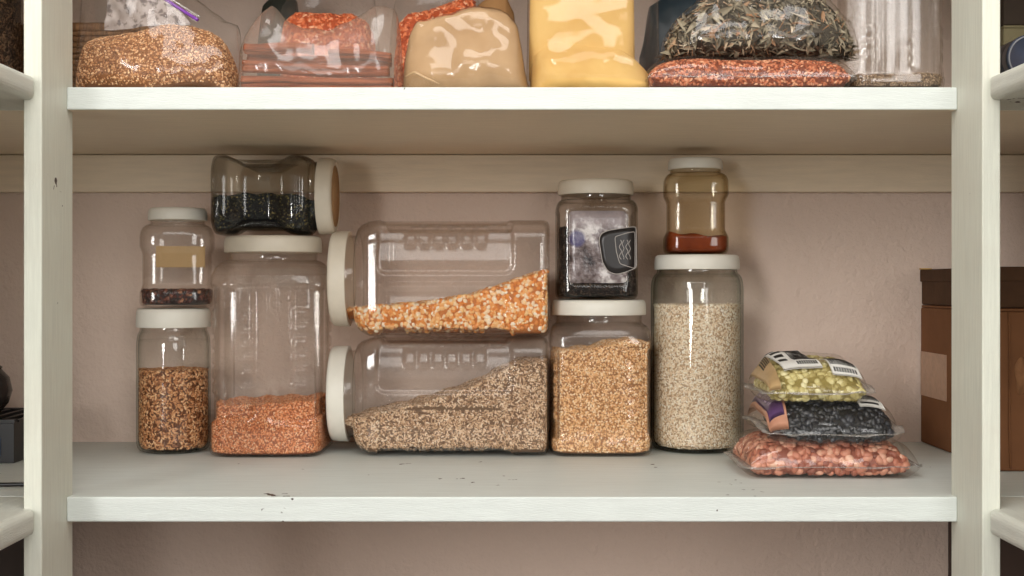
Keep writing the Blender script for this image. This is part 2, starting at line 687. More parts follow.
# ledger board under the upper shelf, nailed to the back wall
LZ0 = wz(192, WALL - 0.018)
structure('trim_1', box_bm(-0.945, 0.945, WALL - 0.0185, WALL - 0.0008, LZ0, S2B - 0.0006, 0.0015, 2), LEDGER)


# ------------------------------------------------------------------ jar forms
def jug_panel(W, V0, V1, dep, R0, R1, nrib, k=1.0, flip=1):
    """two recesses on a face: plain panel on one half, finger grip with raised pads on the other"""
    def f(U, Z, front, sg):
        U = U * flip
        d = dep * rrect(U, Z, -W * 0.93, -W * 0.18, V0, V1, 0.008 * k, 0.0035)
        g = 1.6 * dep * rrect(U, Z, W * 0.09, W * 0.93, V0 - 0.006 * k, V1 + 0.004 * k, 0.010 * k, 0.004)
        ramp = np.clip((U - W * 0.09) / (W * 0.6), 0.35, 1)
        g = g * ramp
        pads = np.zeros_like(U)
        step = (R1 - R0) / nrib
        for i in range(nrib):
            pads = np.maximum(pads, rrect(U, Z, W * 0.53, W * 0.78, R0 + step * (i + 0.12), R0 + step * (i + 0.88), 0.002, 0.0028))
        g = g - pads * dep * 0.9
        return d + g
    return f


def sq_prof(W, Dp, Hs, Hn, Hm, rn, n=7.0, waist=0.0, w0=0.2, w1=0.75, lip=0.0015):
    """square jar: body to Hs, shoulder to Hn, neck of radius rn to Hm"""
    p = [(0.0, W - 0.0055, Dp - 0.0055, n * 0.8), (0.0010, W - 0.0028, Dp - 0.0028, n * 0.85), (0.003, W - 0.0010, Dp - 0.0010, n * 0.95), (0.007, W, Dp, n)]
    if waist:
        p += [(Hs * w0, W, Dp, n), (Hs * (w0 + 0.09), W - waist, Dp - waist, n * 1.1), (Hs * (w1 - 0.09), W - waist, Dp - waist, n * 1.1), (Hs * w1, W, Dp, n)]
    p += [(Hs, W, Dp, n)]
    dh = Hn - Hs
    for t in (0.25, 0.5, 0.7, 0.85, 1.0):
        a = t * math.pi / 2
        f = 1 - math.cos(a)
        p.append((Hs + dh * math.sin(a), W + (rn - W) * f, Dp + (rn - Dp) * f, n + (2 - n) * t))
    p += [(Hn + (Hm - Hn) * 0.35, rn, rn, 2), (Hn + (Hm - Hn) * 0.5, rn + lip, rn + lip, 2), (Hn + (Hm - Hn) * 0.7, rn, rn, 2), (Hm, rn, rn, 2)]
    q = [p[0]]
    for r_ in p[1:]:
        if r_[0] > q[-1][0] + 1e-5:
            q.append(r_)
    return q


def round_prof(R, Hs, Hn, Hm, rn, foot=0.012, lip=0.0015):
    p = [(0.0, R - foot, 0, 2), (0.0015, R - foot * 0.45, 0, 2), (0.005, R - foot * 0.15, 0, 2), (0.012, R, 0, 2), (Hs, R, 0, 2)]
    dh = Hn - Hs
    for t in (0.3, 0.55, 0.8, 1.0):
        a = t * math.pi / 2
        p.append((Hs + dh * math.sin(a), R + (rn - R) * (1 - math.cos(a)), 0, 2))
    p += [(Hn + (Hm - Hn) * 0.3, rn, 0, 2), (Hn + (Hm - Hn) * 0.45, rn + lip, 0, 2), (Hn + (Hm - Hn) * 0.6, rn, 0, 2), (Hm, rn, 0, 2)]
    return [(a, b, b, n) for a, b, c, n in p]


JUG = dict(prof=sq_prof(0.0715, 0.069, 0.209, 0.238, 0.262, 0.0545, 8.5), panel=jug_panel(0.0715, 0.050, 0.203, 0.0042, 0.074, 0.176, 6))
JUG_UP = dict(prof=sq_prof(0.0690, 0.069, 0.209, 0.238, 0.258, 0.0545, 7.5), panel=jug_panel(0.069, 0.046, 0.203, 0.0036, 0.074, 0.180, 6))
SQ = dict(prof=sq_prof(0.0625, 0.0625, 0.138, 0.160, 0.181, 0.0535, 7.5), panel=jug_panel(0.0625, 0.022, 0.128, 0.0028, 0.040, 0.112, 5, 0.8))


def flat_panel(W, v0, v1, dep):
    def f(U, Z, front, sg):
        return dep * rrect(U, Z, -W * 0.66, W * 0.66, v0, v1, 0.006, 0.003)
    return f


def saddle(W, v0, v1, dep):
    """smooth arch shaped hollow on every side, for the hand"""
    def f(U, Z, front, sg):
        t = np.clip((Z - v0) / (v1 - v0), 0, 1)
        e = smooth01(t / 0.36) * smooth01((1 - t) / 0.36)
        m = smooth01((1.0 - np.abs(U) / (W * 1.02)) / 0.25)
        return dep * e * m
    return f


MED = dict(prof=sq_prof(0.0500, 0.0495, 0.110, 0.123, 0.142, 0.0435, 7.0), panel=flat_panel(0.05, 0.018, 0.108, 0.0022))
MED_SADDLE = dict(prof=sq_prof(0.0495, 0.0495, 0.104, 0.119, 0.138, 0.0430, 6.0), panel=saddle(0.0495, 0.012, 0.100, 0.0135))
SMALL = dict(prof=sq_prof(0.0440, 0.0440, 0.090, 0.104, 0.118, 0.0335, 4.5, waist=0.0035, w0=0.22, w1=0.84))
SMALL_J = dict(prof=sq_prof(0.0395, 0.0395, 0.090, 0.102, 0.116, 0.0315, 5.0, waist=0.0042, w0=0.24, w1=0.82))
MASON = dict(wall=0.0022, prof=round_prof(0.0452, 0.128, 0.150, 0.172, 0.0405, 0.010))
ROUND = dict(wall=0.003, prof=round_prof(0.0580, 0.203, 0.222, 0.240, 0.0500, 0.012))


def flat_h(z):
    return lambda X, Y: np.full(np.shape(X), z) + 0.0012 * np.sin(X * 170 + 1) * np.cos(Y * 140)


def slope_h(pts, depth):
    """pts: (photo x, photo y) of the fill line on the front of the jar"""
    xs = np.array([wx(a, depth) for a, b in pts])
    zs = np.array([wz(b, depth) for a, b in pts])
    return lambda X, Y: np.interp(X, xs, zs) + 0.0014 * np.sin(X * 190 + Y * 40) + 0.001 * np.cos(Y * 150)


EPS = 0.0006

# quart mason jar with wheat
t = thing('mason_jar', 'round glass jar of brown wheat grains with white lid, standing on the shelf', 'jar', (-0.428, 1.6565, S1 + EPS))
jar_glass('jar_body', MASON, GLASS, t, 0.0022)
lid('lid', 0.0455, 0.1545, 0.1782, LIDM, t)
WHEAT = mat_grain('wheat', [(0, srgb(120, 72, 44)), (0.3, srgb(184, 122, 78)), (0.7, srgb(220, 162, 112)), (1, srgb(244, 204, 160))])
contents('wheat_grains', MASON, t, flat_h(wz(370, 1.625)), WHEAT, (0.0030, 0.0013, 0.0012), 'brown wheat grains filling the round jar below the small red bean jar', 'grain', seed=3)

# small jar on it
t = thing('square_jar', 'small clear jar with dark red beans in its bottom, standing on the wheat jar', 'jar', (-0.4235, 1.6600, S1 + 0.1782 + 2 * EPS), (0, 0, math.radians(8)))
jar_glass('jar_body', SMALL, PLASTIC, t)
lid('lid', 0.0362, 0.109, 0.1245, LIDM, t)
ADZ = mat_grain('dark_red_beans', [(0, srgb(38, 18, 16)), (0.5, srgb(78, 34, 26)), (0.8, srgb(120, 64, 44)), (1, srgb(190, 140, 105))], 0.3, 0.5)
contents('red_beans', SMALL, t, flat_h(wz(290.5, 1.625)), ADZ, (0.0030, 0.0023, 0.0022), 'small dark red beans lying in the small jar atop the wheat jar', 'beans', seed=4)
# paper slip leaning inside the jar
slip = from_bm('paper_slip', box_bm(-0.030, 0.031, 0.026, 0.0268, 0.051, 0.078), mat_plain('tan_paper', srgb(206, 172, 124), 0.8, 0.1, var=0.05), t)
slip['label'] = 'tan paper label on the far wall of the jar'

# tall jug standing
t = thing('square_jug', 'tall clear plastic jug standing upright with orange lentils in its lower third', 'jar', (-0.302, 1.6575, S1 + EPS))
jar_glass('jar_body', JUG_UP, PLASTIC, t)
lid('lid', 0.0605, 0.2475, 0.2677, LIDM_OLD, t)
LENT = mat_grain('orange_lentils', [(0, srgb(180, 100, 56)), (0.4, srgb(226, 140, 86)), (0.75, srgb(240, 168, 116)), (1, srgb(250, 216, 178))])
contents('orange_lentils', JUG_UP, t, slope_h([(208, 404), (250, 403), (300, 401), (335, 398)], 1.60), LENT, (0.0013, 0.0011, 0.0008), 'orange lentils filling the lower third of the upright jug', 'lentils', seed=5)

# jar lying on the tall jug
t = thing('square_jar', 'smoky clear jar of blue black seeds lying on its side on the upright jug', 'jar', (-0.371, 1.6575, S1 + 0.2677 + 0.0495 + 3 * EPS), (0, math.radians(90), 0))
jar_glass('jar_body', MED_SADDLE, GLASS_SMOKE, t)
lid('lid', 0.0478, 0.1265, 0.1465, LIDM_OLD, t, disc=CORK)
SEED = mat_grain('blue_black_seeds', [(0, srgb(14, 18, 22)), (0.6, srgb(34, 42, 48)), (0.86, srgb(56, 62, 60)), (0.93, srgb(130, 120, 72)), (1, srgb(186, 172, 110))])
contents('black_seeds', MED_SADDLE, t, slope_h([(210, 200), (232, 197), (250, 193.5), (290, 195.5), (325, 203)], 1.62), SEED, (0.0016, 0.0008, 0.0008), 'blue black seeds with pale flecks in the jar lying under the upper shelf', 'seeds', seed=6)

# the two big jugs lying one on the other
BX = 0.0447
zF = S1 + 0.0715 + EPS
zE = zF + 0.143 + EPS
tF = thing('square_jug', 'big clear jug lying on its side on the shelf, half full of brown green rye', 'jar', (BX, 1.6605, zF), (0, math.radians(-90), 0))
jar_glass('jar_body', JUG, PLASTIC, tF)
lid('lid', 0.0598, 0.2480, 0.2700, LIDM, tF)
RYE = mat_grain('rye', [(0, srgb(138, 104, 76)), (0.35, srgb(200, 162, 126)), (0.7, srgb(228, 196, 162)), (1, srgb(248, 230, 206))])
contents('rye_grains', JUG, tF, slope_h([(345, 421), (356, 418), (395, 409), (430, 400), (467, 388), (500, 371), (515, 364), (550, 360)], 1.60), RYE, (0.0027, 0.0009, 0.0009), 'brown green rye grains heaped toward the base of the lower lying jug', 'grain', seed=7)
tE = thing('square_jug', 'big clear jug of orange corn lying on its side on top of another jug', 'jar', (BX + 0.0012, 1.6605, zE), (0, math.radians(-90), 0))
jar_glass('jar_body', JUG, PLASTIC, tE)
lid('lid', 0.0598, 0.2480, 0.2700, LIDM_OLD, tE)
CORN = mat_grain('corn', [(0, srgb(224, 134, 58)), (0.3, srgb(242, 166, 92)), (0.6, srgb(248, 204, 144)), (1, srgb(254, 242, 222))], 0.4)
CV, CF = ico(2)
kern = CV * np.array([1, 1, 1]) * np.where(CV[:, 0:1] > 0, 1.0, 0.8)
contents('corn_kernels', JUG, tE, slope_h([(345, 310), (380, 307), (430, 303), (470, 296), (510, 283), (535, 274), (550, 272)], 1.60), CORN, (0.0036, 0.0029, 0.0021), 'orange corn kernels heaped inside the upper lying jug', 'corn', seed=8, tmpl=(kern, CF), cover=3.6, sink=0.25)

# square jar of golden beads
tG = thing('square_jar', 'clear plastic jar of golden millet standing between the lying jugs and the rice jar', 'jar', (0.1098, 1.6570, S1 + EPS))
jar_glass('jar_body', SQ, PLASTIC, tG)
lid('lid', 0.0590, 0.1700, 0.1890, LIDM, tG)
MIL = mat_grain('golden_millet', [(0, srgb(186, 130, 80)), (0.4, srgb(232, 180, 124)), (0.75, srgb(246, 208, 158)), (1, srgb(254, 236, 206))])
contents('golden_millet', SQ, tG, slope_h([(550, 352), (590, 349), (610, 343), (630, 340), (653, 345)], 1.61), MIL, (0.0013, 0.0013, 0.0013), 'round golden millet filling the square jar beneath the dark jar', 'grain', seed=9)

# dark jar on it
tH = thing('square_jar', 'clear jar of dark tea with painted reflections on its front, standing on the millet jar', 'jar', (0.1060, 1.6570, S1 + 0.1890 + 2 * EPS))
jar_glass('jar_body', MED, GLASS_SMOKE, tH)
lid('lid', 0.0472, 0.1295, 0.1480, LIDM_OLD, tH)
TEA = mat_grain('dark_tea', [(0, srgb(16, 12, 12)), (0.6, srgb(38, 28, 26)), (0.9, srgb(70, 54, 46)), (1, srgb(110, 92, 78))])
contents('dark_tea', MED, tH, flat_h(wz(229, 1.63)), TEA, (0.0022, 0.0012, 0.0009), 'near black loose tea in the jar on the millet jar', 'tea', seed=10)

# round jar of rice
tI = thing('round_jar', 'tall round greenish glass jar full of pale rice with white lid', 'jar', (0.2358, 1.6705, S1 + EPS))
jar_glass('jar_body', ROUND, GLASS_GREEN, tI, 0.003)
lid('lid', 0.0535, 0.2265, 0.2450, LIDM, tI)
RICE = mat_grain('rice', [(0, srgb(212, 178, 144)), (0.3, srgb(238, 212, 182)), (0.7, srgb(248, 232, 210)), (1, srgb(255, 248, 238))])
contents('rice_grains', ROUND, tI, flat_h(wz(305, 1.63)), RICE, (0.0022, 0.0009, 0.0009), 'pale tan rice filling the tall round jar', 'rice', seed=11)

# small jar on the rice jar
tJ = thing('square_jar', 'small amber tinted jar with red brown powder, standing on the rice jar', 'jar', (0.2338, 1.6700, S1 + 0.2450 + 2 * EPS), (0, 0, math.radians(-3)))
jar_glass('jar_body', SMALL_J, GLASS_AMBER, tJ)
lid('lid', 0.0342, 0.1065, 0.1207, LIDM, tJ)
POW = mat_plain('red_brown_powder', srgb(126, 58, 30), 0.85, 0.1, var=0.25, vscale=60, bump=0.3, bscale=500)
contents('red_powder', SMALL_J, tJ, slope_h([(664, 233), (690, 235), (730, 238)], 1.64), POW, (0, 0, 0), 'red brown spice powder in the small jar atop the rice jar', 'spice', inset=0.002, seed=12)


# ------------------------------------------------------------------ front of the dark jar
def tube(pts, r, n=8, closed=False):
    P = np.array(pts, float)
    m = len(P)
    if closed:
        T = np.roll(P, -1, 0) - np.roll(P, 1, 0)
    else:
        T = np.gradient(P, axis=0)
    T /= np.linalg.norm(T, axis=1)[:, None]
    ref = np.array([0.31, 0.87, 0.39])
    A = np.cross(T, ref)
    A /= np.linalg.norm(A, axis=1)[:, None]
    B = np.cross(T, A)
    th = np.linspace(0, 2 * math.pi, n, endpoint=False)
    rr = np.broadcast_to(r, m)[:, None, None]
    V = P[:, None] + rr * (np.cos(th)[None, :, None] * A[:, None] + np.sin(th)[None, :, None] * B[:, None])
    V = V.reshape(-1, 3)
    F = [grid_faces(m, n)]
    k = np.arange(n)
    if closed:
        F.append(np.stack([(m - 1) * n + k, (m - 1) * n + (k + 1) % n, (k + 1) % n, k], -1))
    else:
        V = np.concatenate([V, P[:1], P[-1:]])
        F.append(np.stack([(k + 1) % n, k, np.full(n, m * n)], -1))
        F.append(np.stack([(m - 1) * n + k, (m - 1) * n + (k + 1) % n, np.full(n, m * n + 1)], -1))
    return V, F


def smooth_line(pts, n=60, closed=False):
    P = np.array(pts, float)
    if closed:
        P = np.concatenate([P, P[:1]])
    s = np.concatenate([[0], np.cumsum(np.linalg.norm(np.diff(P, axis=0), axis=1))])
    q = np.linspace(0, s[-1], n, endpoint=not closed)
    Q = np.stack([np.interp(q, s, P[:, i]) for i in range(P.shape[1])], -1)
    for _ in range(3):
        if closed:
            Q = 0.25 * np.roll(Q, 1, 0) + 0.5 * Q + 0.25 * np.roll(Q, -1, 0)
        else:
            Q[1:-1] = 0.25 * Q[:-2] + 0.5 * Q[1:-1] + 0.25 * Q[2:]
    return Q


def h_front(x, off):
    a = np.clip(np.abs(x) / 0.05, 0, 0.985)
    return -(0.0495 * (1 - a ** 7) ** (1 / 7.0)) - off


def h_px(pts, off):
    P = np.array([((a - 595.5) * 1.2267e-3, (299 - b) * 1.2267e-3) for a, b in pts])
    return np.stack([P[:, 0], h_front(P[:, 0], off), P[:, 1]], -1)


def patch_poly(P2, off, thick):
    """slab following the jar front; P2 outline in jar x, z"""
    n = len(P2)
    c = P2.mean(0)
    rings = [c + (P2 - c) * k for k in (1.0, 0.75, 0.5, 0.25)]
    L = np.concatenate(rings)
    fr = np.stack([L[:, 0], h_front(L[:, 0], off + thick), L[:, 1]], -1)
    bk = np.stack([P2[:, 0], h_front(P2[:, 0], off), P2[:, 1]], -1)
    V = np.concatenate([fr, [[c[0], h_front(c[0], off + thick), c[1]]], bk])
    k = np.arange(n)
    k1 = (k + 1) % n
    F = [grid_faces(4, n, flip=False), np.stack([3 * n + k, 3 * n + k1, np.full(n, 4 * n)], -1), np.stack([k, k1, 4 * n + 1 + k1, 4 * n + 1 + k], -1)[:, ::-1]]
    return V, F


def mat_painted_reflection(name):
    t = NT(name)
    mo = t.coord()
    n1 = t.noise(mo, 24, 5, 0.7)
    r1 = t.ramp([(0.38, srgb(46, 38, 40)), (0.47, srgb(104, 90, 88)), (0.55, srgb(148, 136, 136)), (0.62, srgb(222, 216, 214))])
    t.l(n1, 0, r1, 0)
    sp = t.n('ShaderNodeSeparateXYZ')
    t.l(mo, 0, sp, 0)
    # reflections painted in: pale upper band, darker below, violet blue patch at left
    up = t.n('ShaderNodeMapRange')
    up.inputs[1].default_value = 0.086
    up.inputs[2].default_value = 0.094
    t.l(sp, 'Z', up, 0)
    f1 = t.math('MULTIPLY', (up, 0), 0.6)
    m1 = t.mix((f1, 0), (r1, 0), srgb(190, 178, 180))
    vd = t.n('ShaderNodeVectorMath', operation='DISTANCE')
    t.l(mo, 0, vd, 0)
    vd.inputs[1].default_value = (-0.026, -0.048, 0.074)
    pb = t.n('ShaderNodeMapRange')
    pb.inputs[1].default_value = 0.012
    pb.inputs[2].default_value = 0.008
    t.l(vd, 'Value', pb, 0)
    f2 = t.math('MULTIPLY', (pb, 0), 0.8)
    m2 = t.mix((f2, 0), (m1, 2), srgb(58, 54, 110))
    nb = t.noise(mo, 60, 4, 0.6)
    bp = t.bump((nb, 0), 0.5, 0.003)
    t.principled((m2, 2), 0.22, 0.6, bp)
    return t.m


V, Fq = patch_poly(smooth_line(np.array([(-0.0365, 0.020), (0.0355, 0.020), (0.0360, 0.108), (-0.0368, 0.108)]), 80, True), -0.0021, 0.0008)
o = mk('reflection_panel', V, Fq, mat_painted_reflection('painted_reflection'), tH)
o['label'] = 'crumpled front panel with painted reflections'
outer = [(595.9, 240), (597.5, 234.2), (604, 230.8), (620, 228.2), (633.0, 226.6), (633.6, 247), (633.4, 267.4), (622, 272), (612.8, 274.3), (604.5, 270.9), (599.3, 262)]
oL = smooth_line(outer, 90, True)
P2 = h_px(oL, 0)[:, [0, 2]]
DARKPL = mat_plain('dark_grip_plastic', srgb(34, 29, 28), 0.35, 0.5)
PALEPL = mat_plain('pale_edge_plastic', srgb(178, 170, 164), 0.35, 0.5)
V, Fq = patch_poly(P2[::-1], 0.0008, 0.0012)
grip = mk('hand_grip', V, Fq, DARKPL, tH)
grip['label'] = 'near black moulded hand grip with pale outline'
tb = [tube(h_px(oL, 0.0022), 0.00055, closed=True)]
tb.append(tube(h_px(smooth_line([(611.6, 236.8), (622, 233.6), (631.8, 231.5), (632, 250), (631.8, 268.4), (624, 266), (616.5, 263.6), (613, 251)], 80, True), 0.0024), 0.0005, closed=True))
for x0 in (617.2, 623.6):
    wv = [(x0 + 1.3 * math.sin(k * 1.1), 240 + k * 1.6) for k in range(13)]
    tb.append(tube(h_px(smooth_line(wv, 40), 0.0024), 0.00045))
    wv = [(x0 + 2.6 + 1.0 * math.sin(k * 1.1 + 2), 240 + k * 1.6) for k in range(13)]
    tb.append(tube(h_px(smooth_line(wv, 40), 0.0024), 0.0004))
V, Fq, _ = join([(a, b, 0.0) for a, b in tb])
mk('grip_outline', V, Fq, PALEPL, grip)


# ------------------------------------------------------------------ bags
def pillow(x0, x1, y0, y1, base, seam, top, nu=110, nv=70, grow=0.0, px=6.0, py=4.0, q=0.45, seed=1, lump=0.03, tilt=0.0):
    """closed cushion between a support height base(x, y) and a domed top; returns V, F, top sampler, and (top grid)"""
    s = np.sin(np.linspace(-1, 1, nu) * math.pi / 2)
    t = np.sin(np.linspace(-1, 1, nv) * math.pi / 2)
    S, T = np.meshgrid(s, t, indexing='ij')
    X = (x0 + x1) / 2 + S * ((x1 - x0) / 2 + grow)
    Y = (y0 + y1) / 2 + T * ((y1 - y0) / 2 + grow)
    P = ((1 - np.abs(S) ** px) * (1 - np.abs(T) ** py)).clip(0, 1) ** q
    B = base(X, Y)
    nz = vnoise(np.stack([X.ravel(), Y.ravel(), np.zeros(X.size)], -1), 14, seed, 2).reshape(X.shape)
    Zt = B + seam + (top - seam) * P * (1 + tilt * T) * (1 + lump * 4 * nz * 0.5) + grow * P
    Zb = B + seam * (1 - np.clip(P * 1.8, 0, 1)) - grow * 0.0 + 0.0004
    Vt = np.stack([X, Y, Zt], -1).reshape(-1, 3)
    Vb = np.stack([X, Y, np.minimum(Zb, Zt - 1e-5)], -1).reshape(-1, 3)
    n = nu * nv
    F = [grid_faces(nu, nv, False, 0, True), grid_faces(nu, nv, False, n, False)]
    V = np.concatenate([Vt, Vb])

    def sample(x, y, Zt=Zt):
        sx = (np.asarray(x) - (x0 + x1) / 2) / ((x1 - x0) / 2 + grow)
        ty = (np.asarray(y) - (y0 + y1) / 2) / ((y1 - y0) / 2 + grow)
        inside = (np.abs(sx) <= 1) & (np.abs(ty) <= 1)
        fi = (np.arcsin(np.clip(sx, -1, 1)) / (math.pi / 2) + 1) / 2 * (nu - 1)
        fj = (np.arcsin(np.clip(ty, -1, 1)) / (math.pi / 2) + 1) / 2 * (nv - 1)
        i = np.clip(fi.astype(int), 0, nu - 2)
        j = np.clip(fj.astype(int), 0, nv - 2)
        a, b = fi - i, fj - j
        z = Zt[i, j] * (1 - a) * (1 - b) + Zt[i + 1, j] * a * (1 - b) + Zt[i, j + 1] * (1 - a) * b + Zt[i + 1, j + 1] * a * b
        return np.where(inside, z, -1e3)
    return V, F, sample


def seal_strip(x0, x1, y0, y1, zf, wid, seed=0, n=260, ends=(1, 1), thick=0.0007):
    """crimped flat seam that runs round the bag at height zf(x, y)"""
    cx, cy, a, b = (x0 + x1) / 2, (y0 + y1) / 2, (x1 - x0) / 2, (y1 - y0) / 2
    th = np.linspace(0, 2 * math.pi, n, endpoint=False)
    c, s = np.cos(th), np.sin(th)
    e = 0.22
    X = cx + a * np.sign(c) * np.abs(c) ** e
    Y = cy + b * np.sign(s) * np.abs(s) ** e
    r = np.random.default_rng(seed)
    wav = vnoise(np.stack([X, Y, 0 * X], -1), 40, seed, 2) * 0.0022
    Xo = cx + (X - cx) * (1 + wid / a * np.where(X > cx, ends[1], ends[0]))
    Yo = cy + (Y - cy) * (1 + 0.35 * wid / b)
    Z0 = zf(X, Y)
    Zo = Z0 + wav
    Xi, Yi = cx + (X - cx) * 0.975, cy + (Y - cy) * 0.975
    V = np.concatenate([np.stack([Xi, Yi, Z0 + thick], -1), np.stack([Xo, Yo, Zo + thick], -1), np.stack([Xo, Yo, Zo], -1), np.stack([Xi, Yi, Z0], -1)])
    F = [grid_faces(4, n), np.stack([3 * n + np.arange(n), 3 * n + (np.arange(n) + 1) % n, (np.arange(n) + 1) % n, np.arange(n)], -1)]
    return V, F


def top_patch(sample, x0, x1, y0, y1, off=0.0012, thick=0.0004, nx=24, ny=24, skew=0.0):
    u, v = np.meshgrid(np.linspace(0, 1, nx), np.linspace(0, 1, ny), indexing='ij')
    X = x0 + (x1 - x0) * u + skew * (v - 0.5)
    Y = y0 + (y1 - y0) * v
    Z = sample(X, Y) + off
    A = np.stack([X, Y, Z + thick], -1).reshape(-1, 3)
    B = np.stack([X, Y, Z], -1).reshape(-1, 3)
    n = nx * ny
    rim = np.concatenate([np.arange(0, n, ny), np.arange((nx - 1) * ny, n), np.arange(n - 1, 0, -ny), np.arange(ny - 1, 0, -1)])
    rim = np.array([k for i, k in enumerate(rim) if i == 0 or k != rim[i - 1]])
    if rim[0] == rim[-1]:
        rim = rim[:-1]
    r1 = np.roll(rim, -1)
    F = [grid_faces(nx, ny, False, 0, True), grid_faces(nx, ny, False, n, False), np.stack([rim, r1, r1 + n, rim + n], -1)]
    return np.concatenate([A, B]), F


def local(o, c):
    """move a world-built mesh so that its origin sits at c"""
    o.data.transform(Matrix.Translation(-Vector(c)))
    return o


def bag_part(name, V, F, mat, root):
    o = mk(name, V - np.array(root.location), F, mat, root)
    return o


BV, BF = ico(2)
BEAN = BV.copy()
BEAN[:, 1] += 0.28 * BEAN[:, 0] ** 2 - 0.1
SEAL = mat_glass('seal_film', (0.93, 0.92, 0.91, 1), (0.7, 0.68, 0.66, 1), 0.15, 2.5, bump=0.5, haze=0.22, bscale=40)
K1 = dict(x0=0.254, x1=0.434, y0=1.398, y1=1.540)
K2 = dict(x0=0.275, x1=0.414, y0=1.396, y1=1.532)
K3 = dict(x0=0.276, x1=0.384, y0=1.402, y1=1.526)


def bean_bag(K, base, seam, top, cname, clabel, ccat, cmat, size, bname, blabel, film=FILM, tmpl=None, seed=1, xin=(0.004, 0.006), flat=0.5, cover=2.2, tilt=0.0):
    root = thing(bname, blabel, 'bag', ((K['x0'] + K['x1']) / 2, (K['y0'] + K['y1']) / 2, float(base(np.array([(K['x0'] + K['x1']) / 2]), np.array([(K['y0'] + K['y1']) / 2]))[0])), group='bags of dried beans stacked on the shelf')
    g = min(size)
    V, F, smp = pillow(base=base, seam=seam, top=top, grow=0.0015, seed=seed, tilt=tilt, **K)
    bag_part('film', V, F, film, root)
    Kc = dict(x0=K['x0'] + xin[0] + size[0] * 0.5, x1=K['x1'] - xin[1] - size[0] * 0.5, y0=K['y0'] + 0.004 + g * 0.6, y1=K['y1'] - 0.004 - g * 0.6)
    Vc, Fc, _ = pillow(base=lambda x, y: base(x, y) + g * 1.0 + 0.0006, seam=max(0.002, seam - g * 1.0), top=top - g * 1.9 - 0.0012, seed=seed, nu=60, nv=40, tilt=tilt, **Kc)
    T = tris_of(Vc, Fc)
    gv, gf, gr = scatter(Vc, T, size, cover, tmpl, flat, 0.3, 0.35, back=False, seed=seed, szvar=0.1)
    keep = None
    V3, F3, r3 = join([(Vc, Fc, 0.05), (gv, [gf], gr)])
    c = np.array([V3[:, 0].mean(), V3[:, 1].mean(), V3[:, 2].min()])
    oc = mk(cname, V3 - c, F3, cmat, rnd=r3)
    oc.location = c
    tag(oc, clabel, ccat, kind='stuff')
    zf = lambda x, y: base(x, y) + seam
    V, F = seal_strip(K['x0'], K['x1'], K['y0'], K['y1'], zf, 0.009, seed)
    bag_part('seal', V, F, SEAL, root)
    return root, smp


RED = mat_grain('red_beans', [(0, srgb(142, 80, 62)), (0.4, srgb(184, 114, 90)), (0.8, srgb(208, 146, 120)), (1, srgb(226, 180, 154))], 0.4, 0.4)
BLACK = mat_grain('black_beans', [(0, srgb(16, 17, 20)), (0.7, srgb(34, 36, 42)), (1, srgb(58, 60, 66))], 0.28, 0.5)
PEAS = mat_grain('split_peas', [(0, srgb(148, 132, 72)), (0.4, srgb(184, 168, 106)), (0.75, srgb(208, 196, 136)), (1, srgb(230, 222, 176))], 0.45)
base1 = lambda x, y: np.full(np.shape(x), S1 + 0.0008)
r1, smp1 = bean_bag(K1, base1, 0.012, 0.0425, 'red_beans', 'red brown beans in the lowest of the three stacked bags', 'beans', RED, (0.0062, 0.0042, 0.0036), 'bean_bag', 'clear bag of red brown beans, lowest of the three stacked bags', tmpl=(BEAN, BF), seed=21)


def drape(smp, K, hang):
    xs, ys = np.meshgrid(np.linspace(K['x0'], K['x1'], 30), np.linspace(K['y0'], K['y1'], 30))
    mx = smp(xs, ys).max()

    def f(x, y):
        z = np.maximum(smp(x, y), mx - hang)
        return z + 0.0022
    return f


base2 = drape(smp1, K1, 0.013)
r2, smp2 = bean_bag(K2, base2, 0.012, 0.0400, 'black_beans', 'shiny black beans in the middle of the three stacked bags', 'beans', BLACK, (0.0052, 0.0036, 0.0033), 'bean_bag', 'clear bag of black beans between the red bean bag and the split pea bag', tmpl=(BEAN, BF), seed=22, xin=(0.016, 0.004), tilt=0.12)
base3 = drape(smp2, K2, 0.012)
r3, smp3 = bean_bag(K3, base3, 0.011, 0.0345, 'split_peas', 'yellow green split peas in the topmost stacked bag', 'peas', PEAS, (0.0042, 0.0040, 0.0026), 'bean_bag', 'small bag of yellow green split peas with white labels, topmost of the stack', seed=23, xin=(0.004, 0.004), tilt=0.3)

PAPER = mat_plain('white_label_paper', srgb(222, 220, 214), 0.5, 0.3)
INK = mat_plain('black_label_ink', srgb(34, 32, 32), 0.5, 0.3)
TANF = mat_plain('tan_printed_film', srgb(176, 146, 104), 0.35, 0.5, var=0.08, vscale=50, bump=0.4, bscale=60)
PURP = mat_plain('purple_printed_film', srgb(84, 58, 96), 0.3, 0.5, var=0.1, vscale=60)
PINKF = mat_plain('pink_tan_printed_film', srgb(178, 128, 104), 0.35, 0.5, var=0.12, vscale=60, bump=0.3, bscale=60)
PALEINK = mat_plain('pale_letter_ink', srgb(204, 184, 204), 0.5, 0.3)


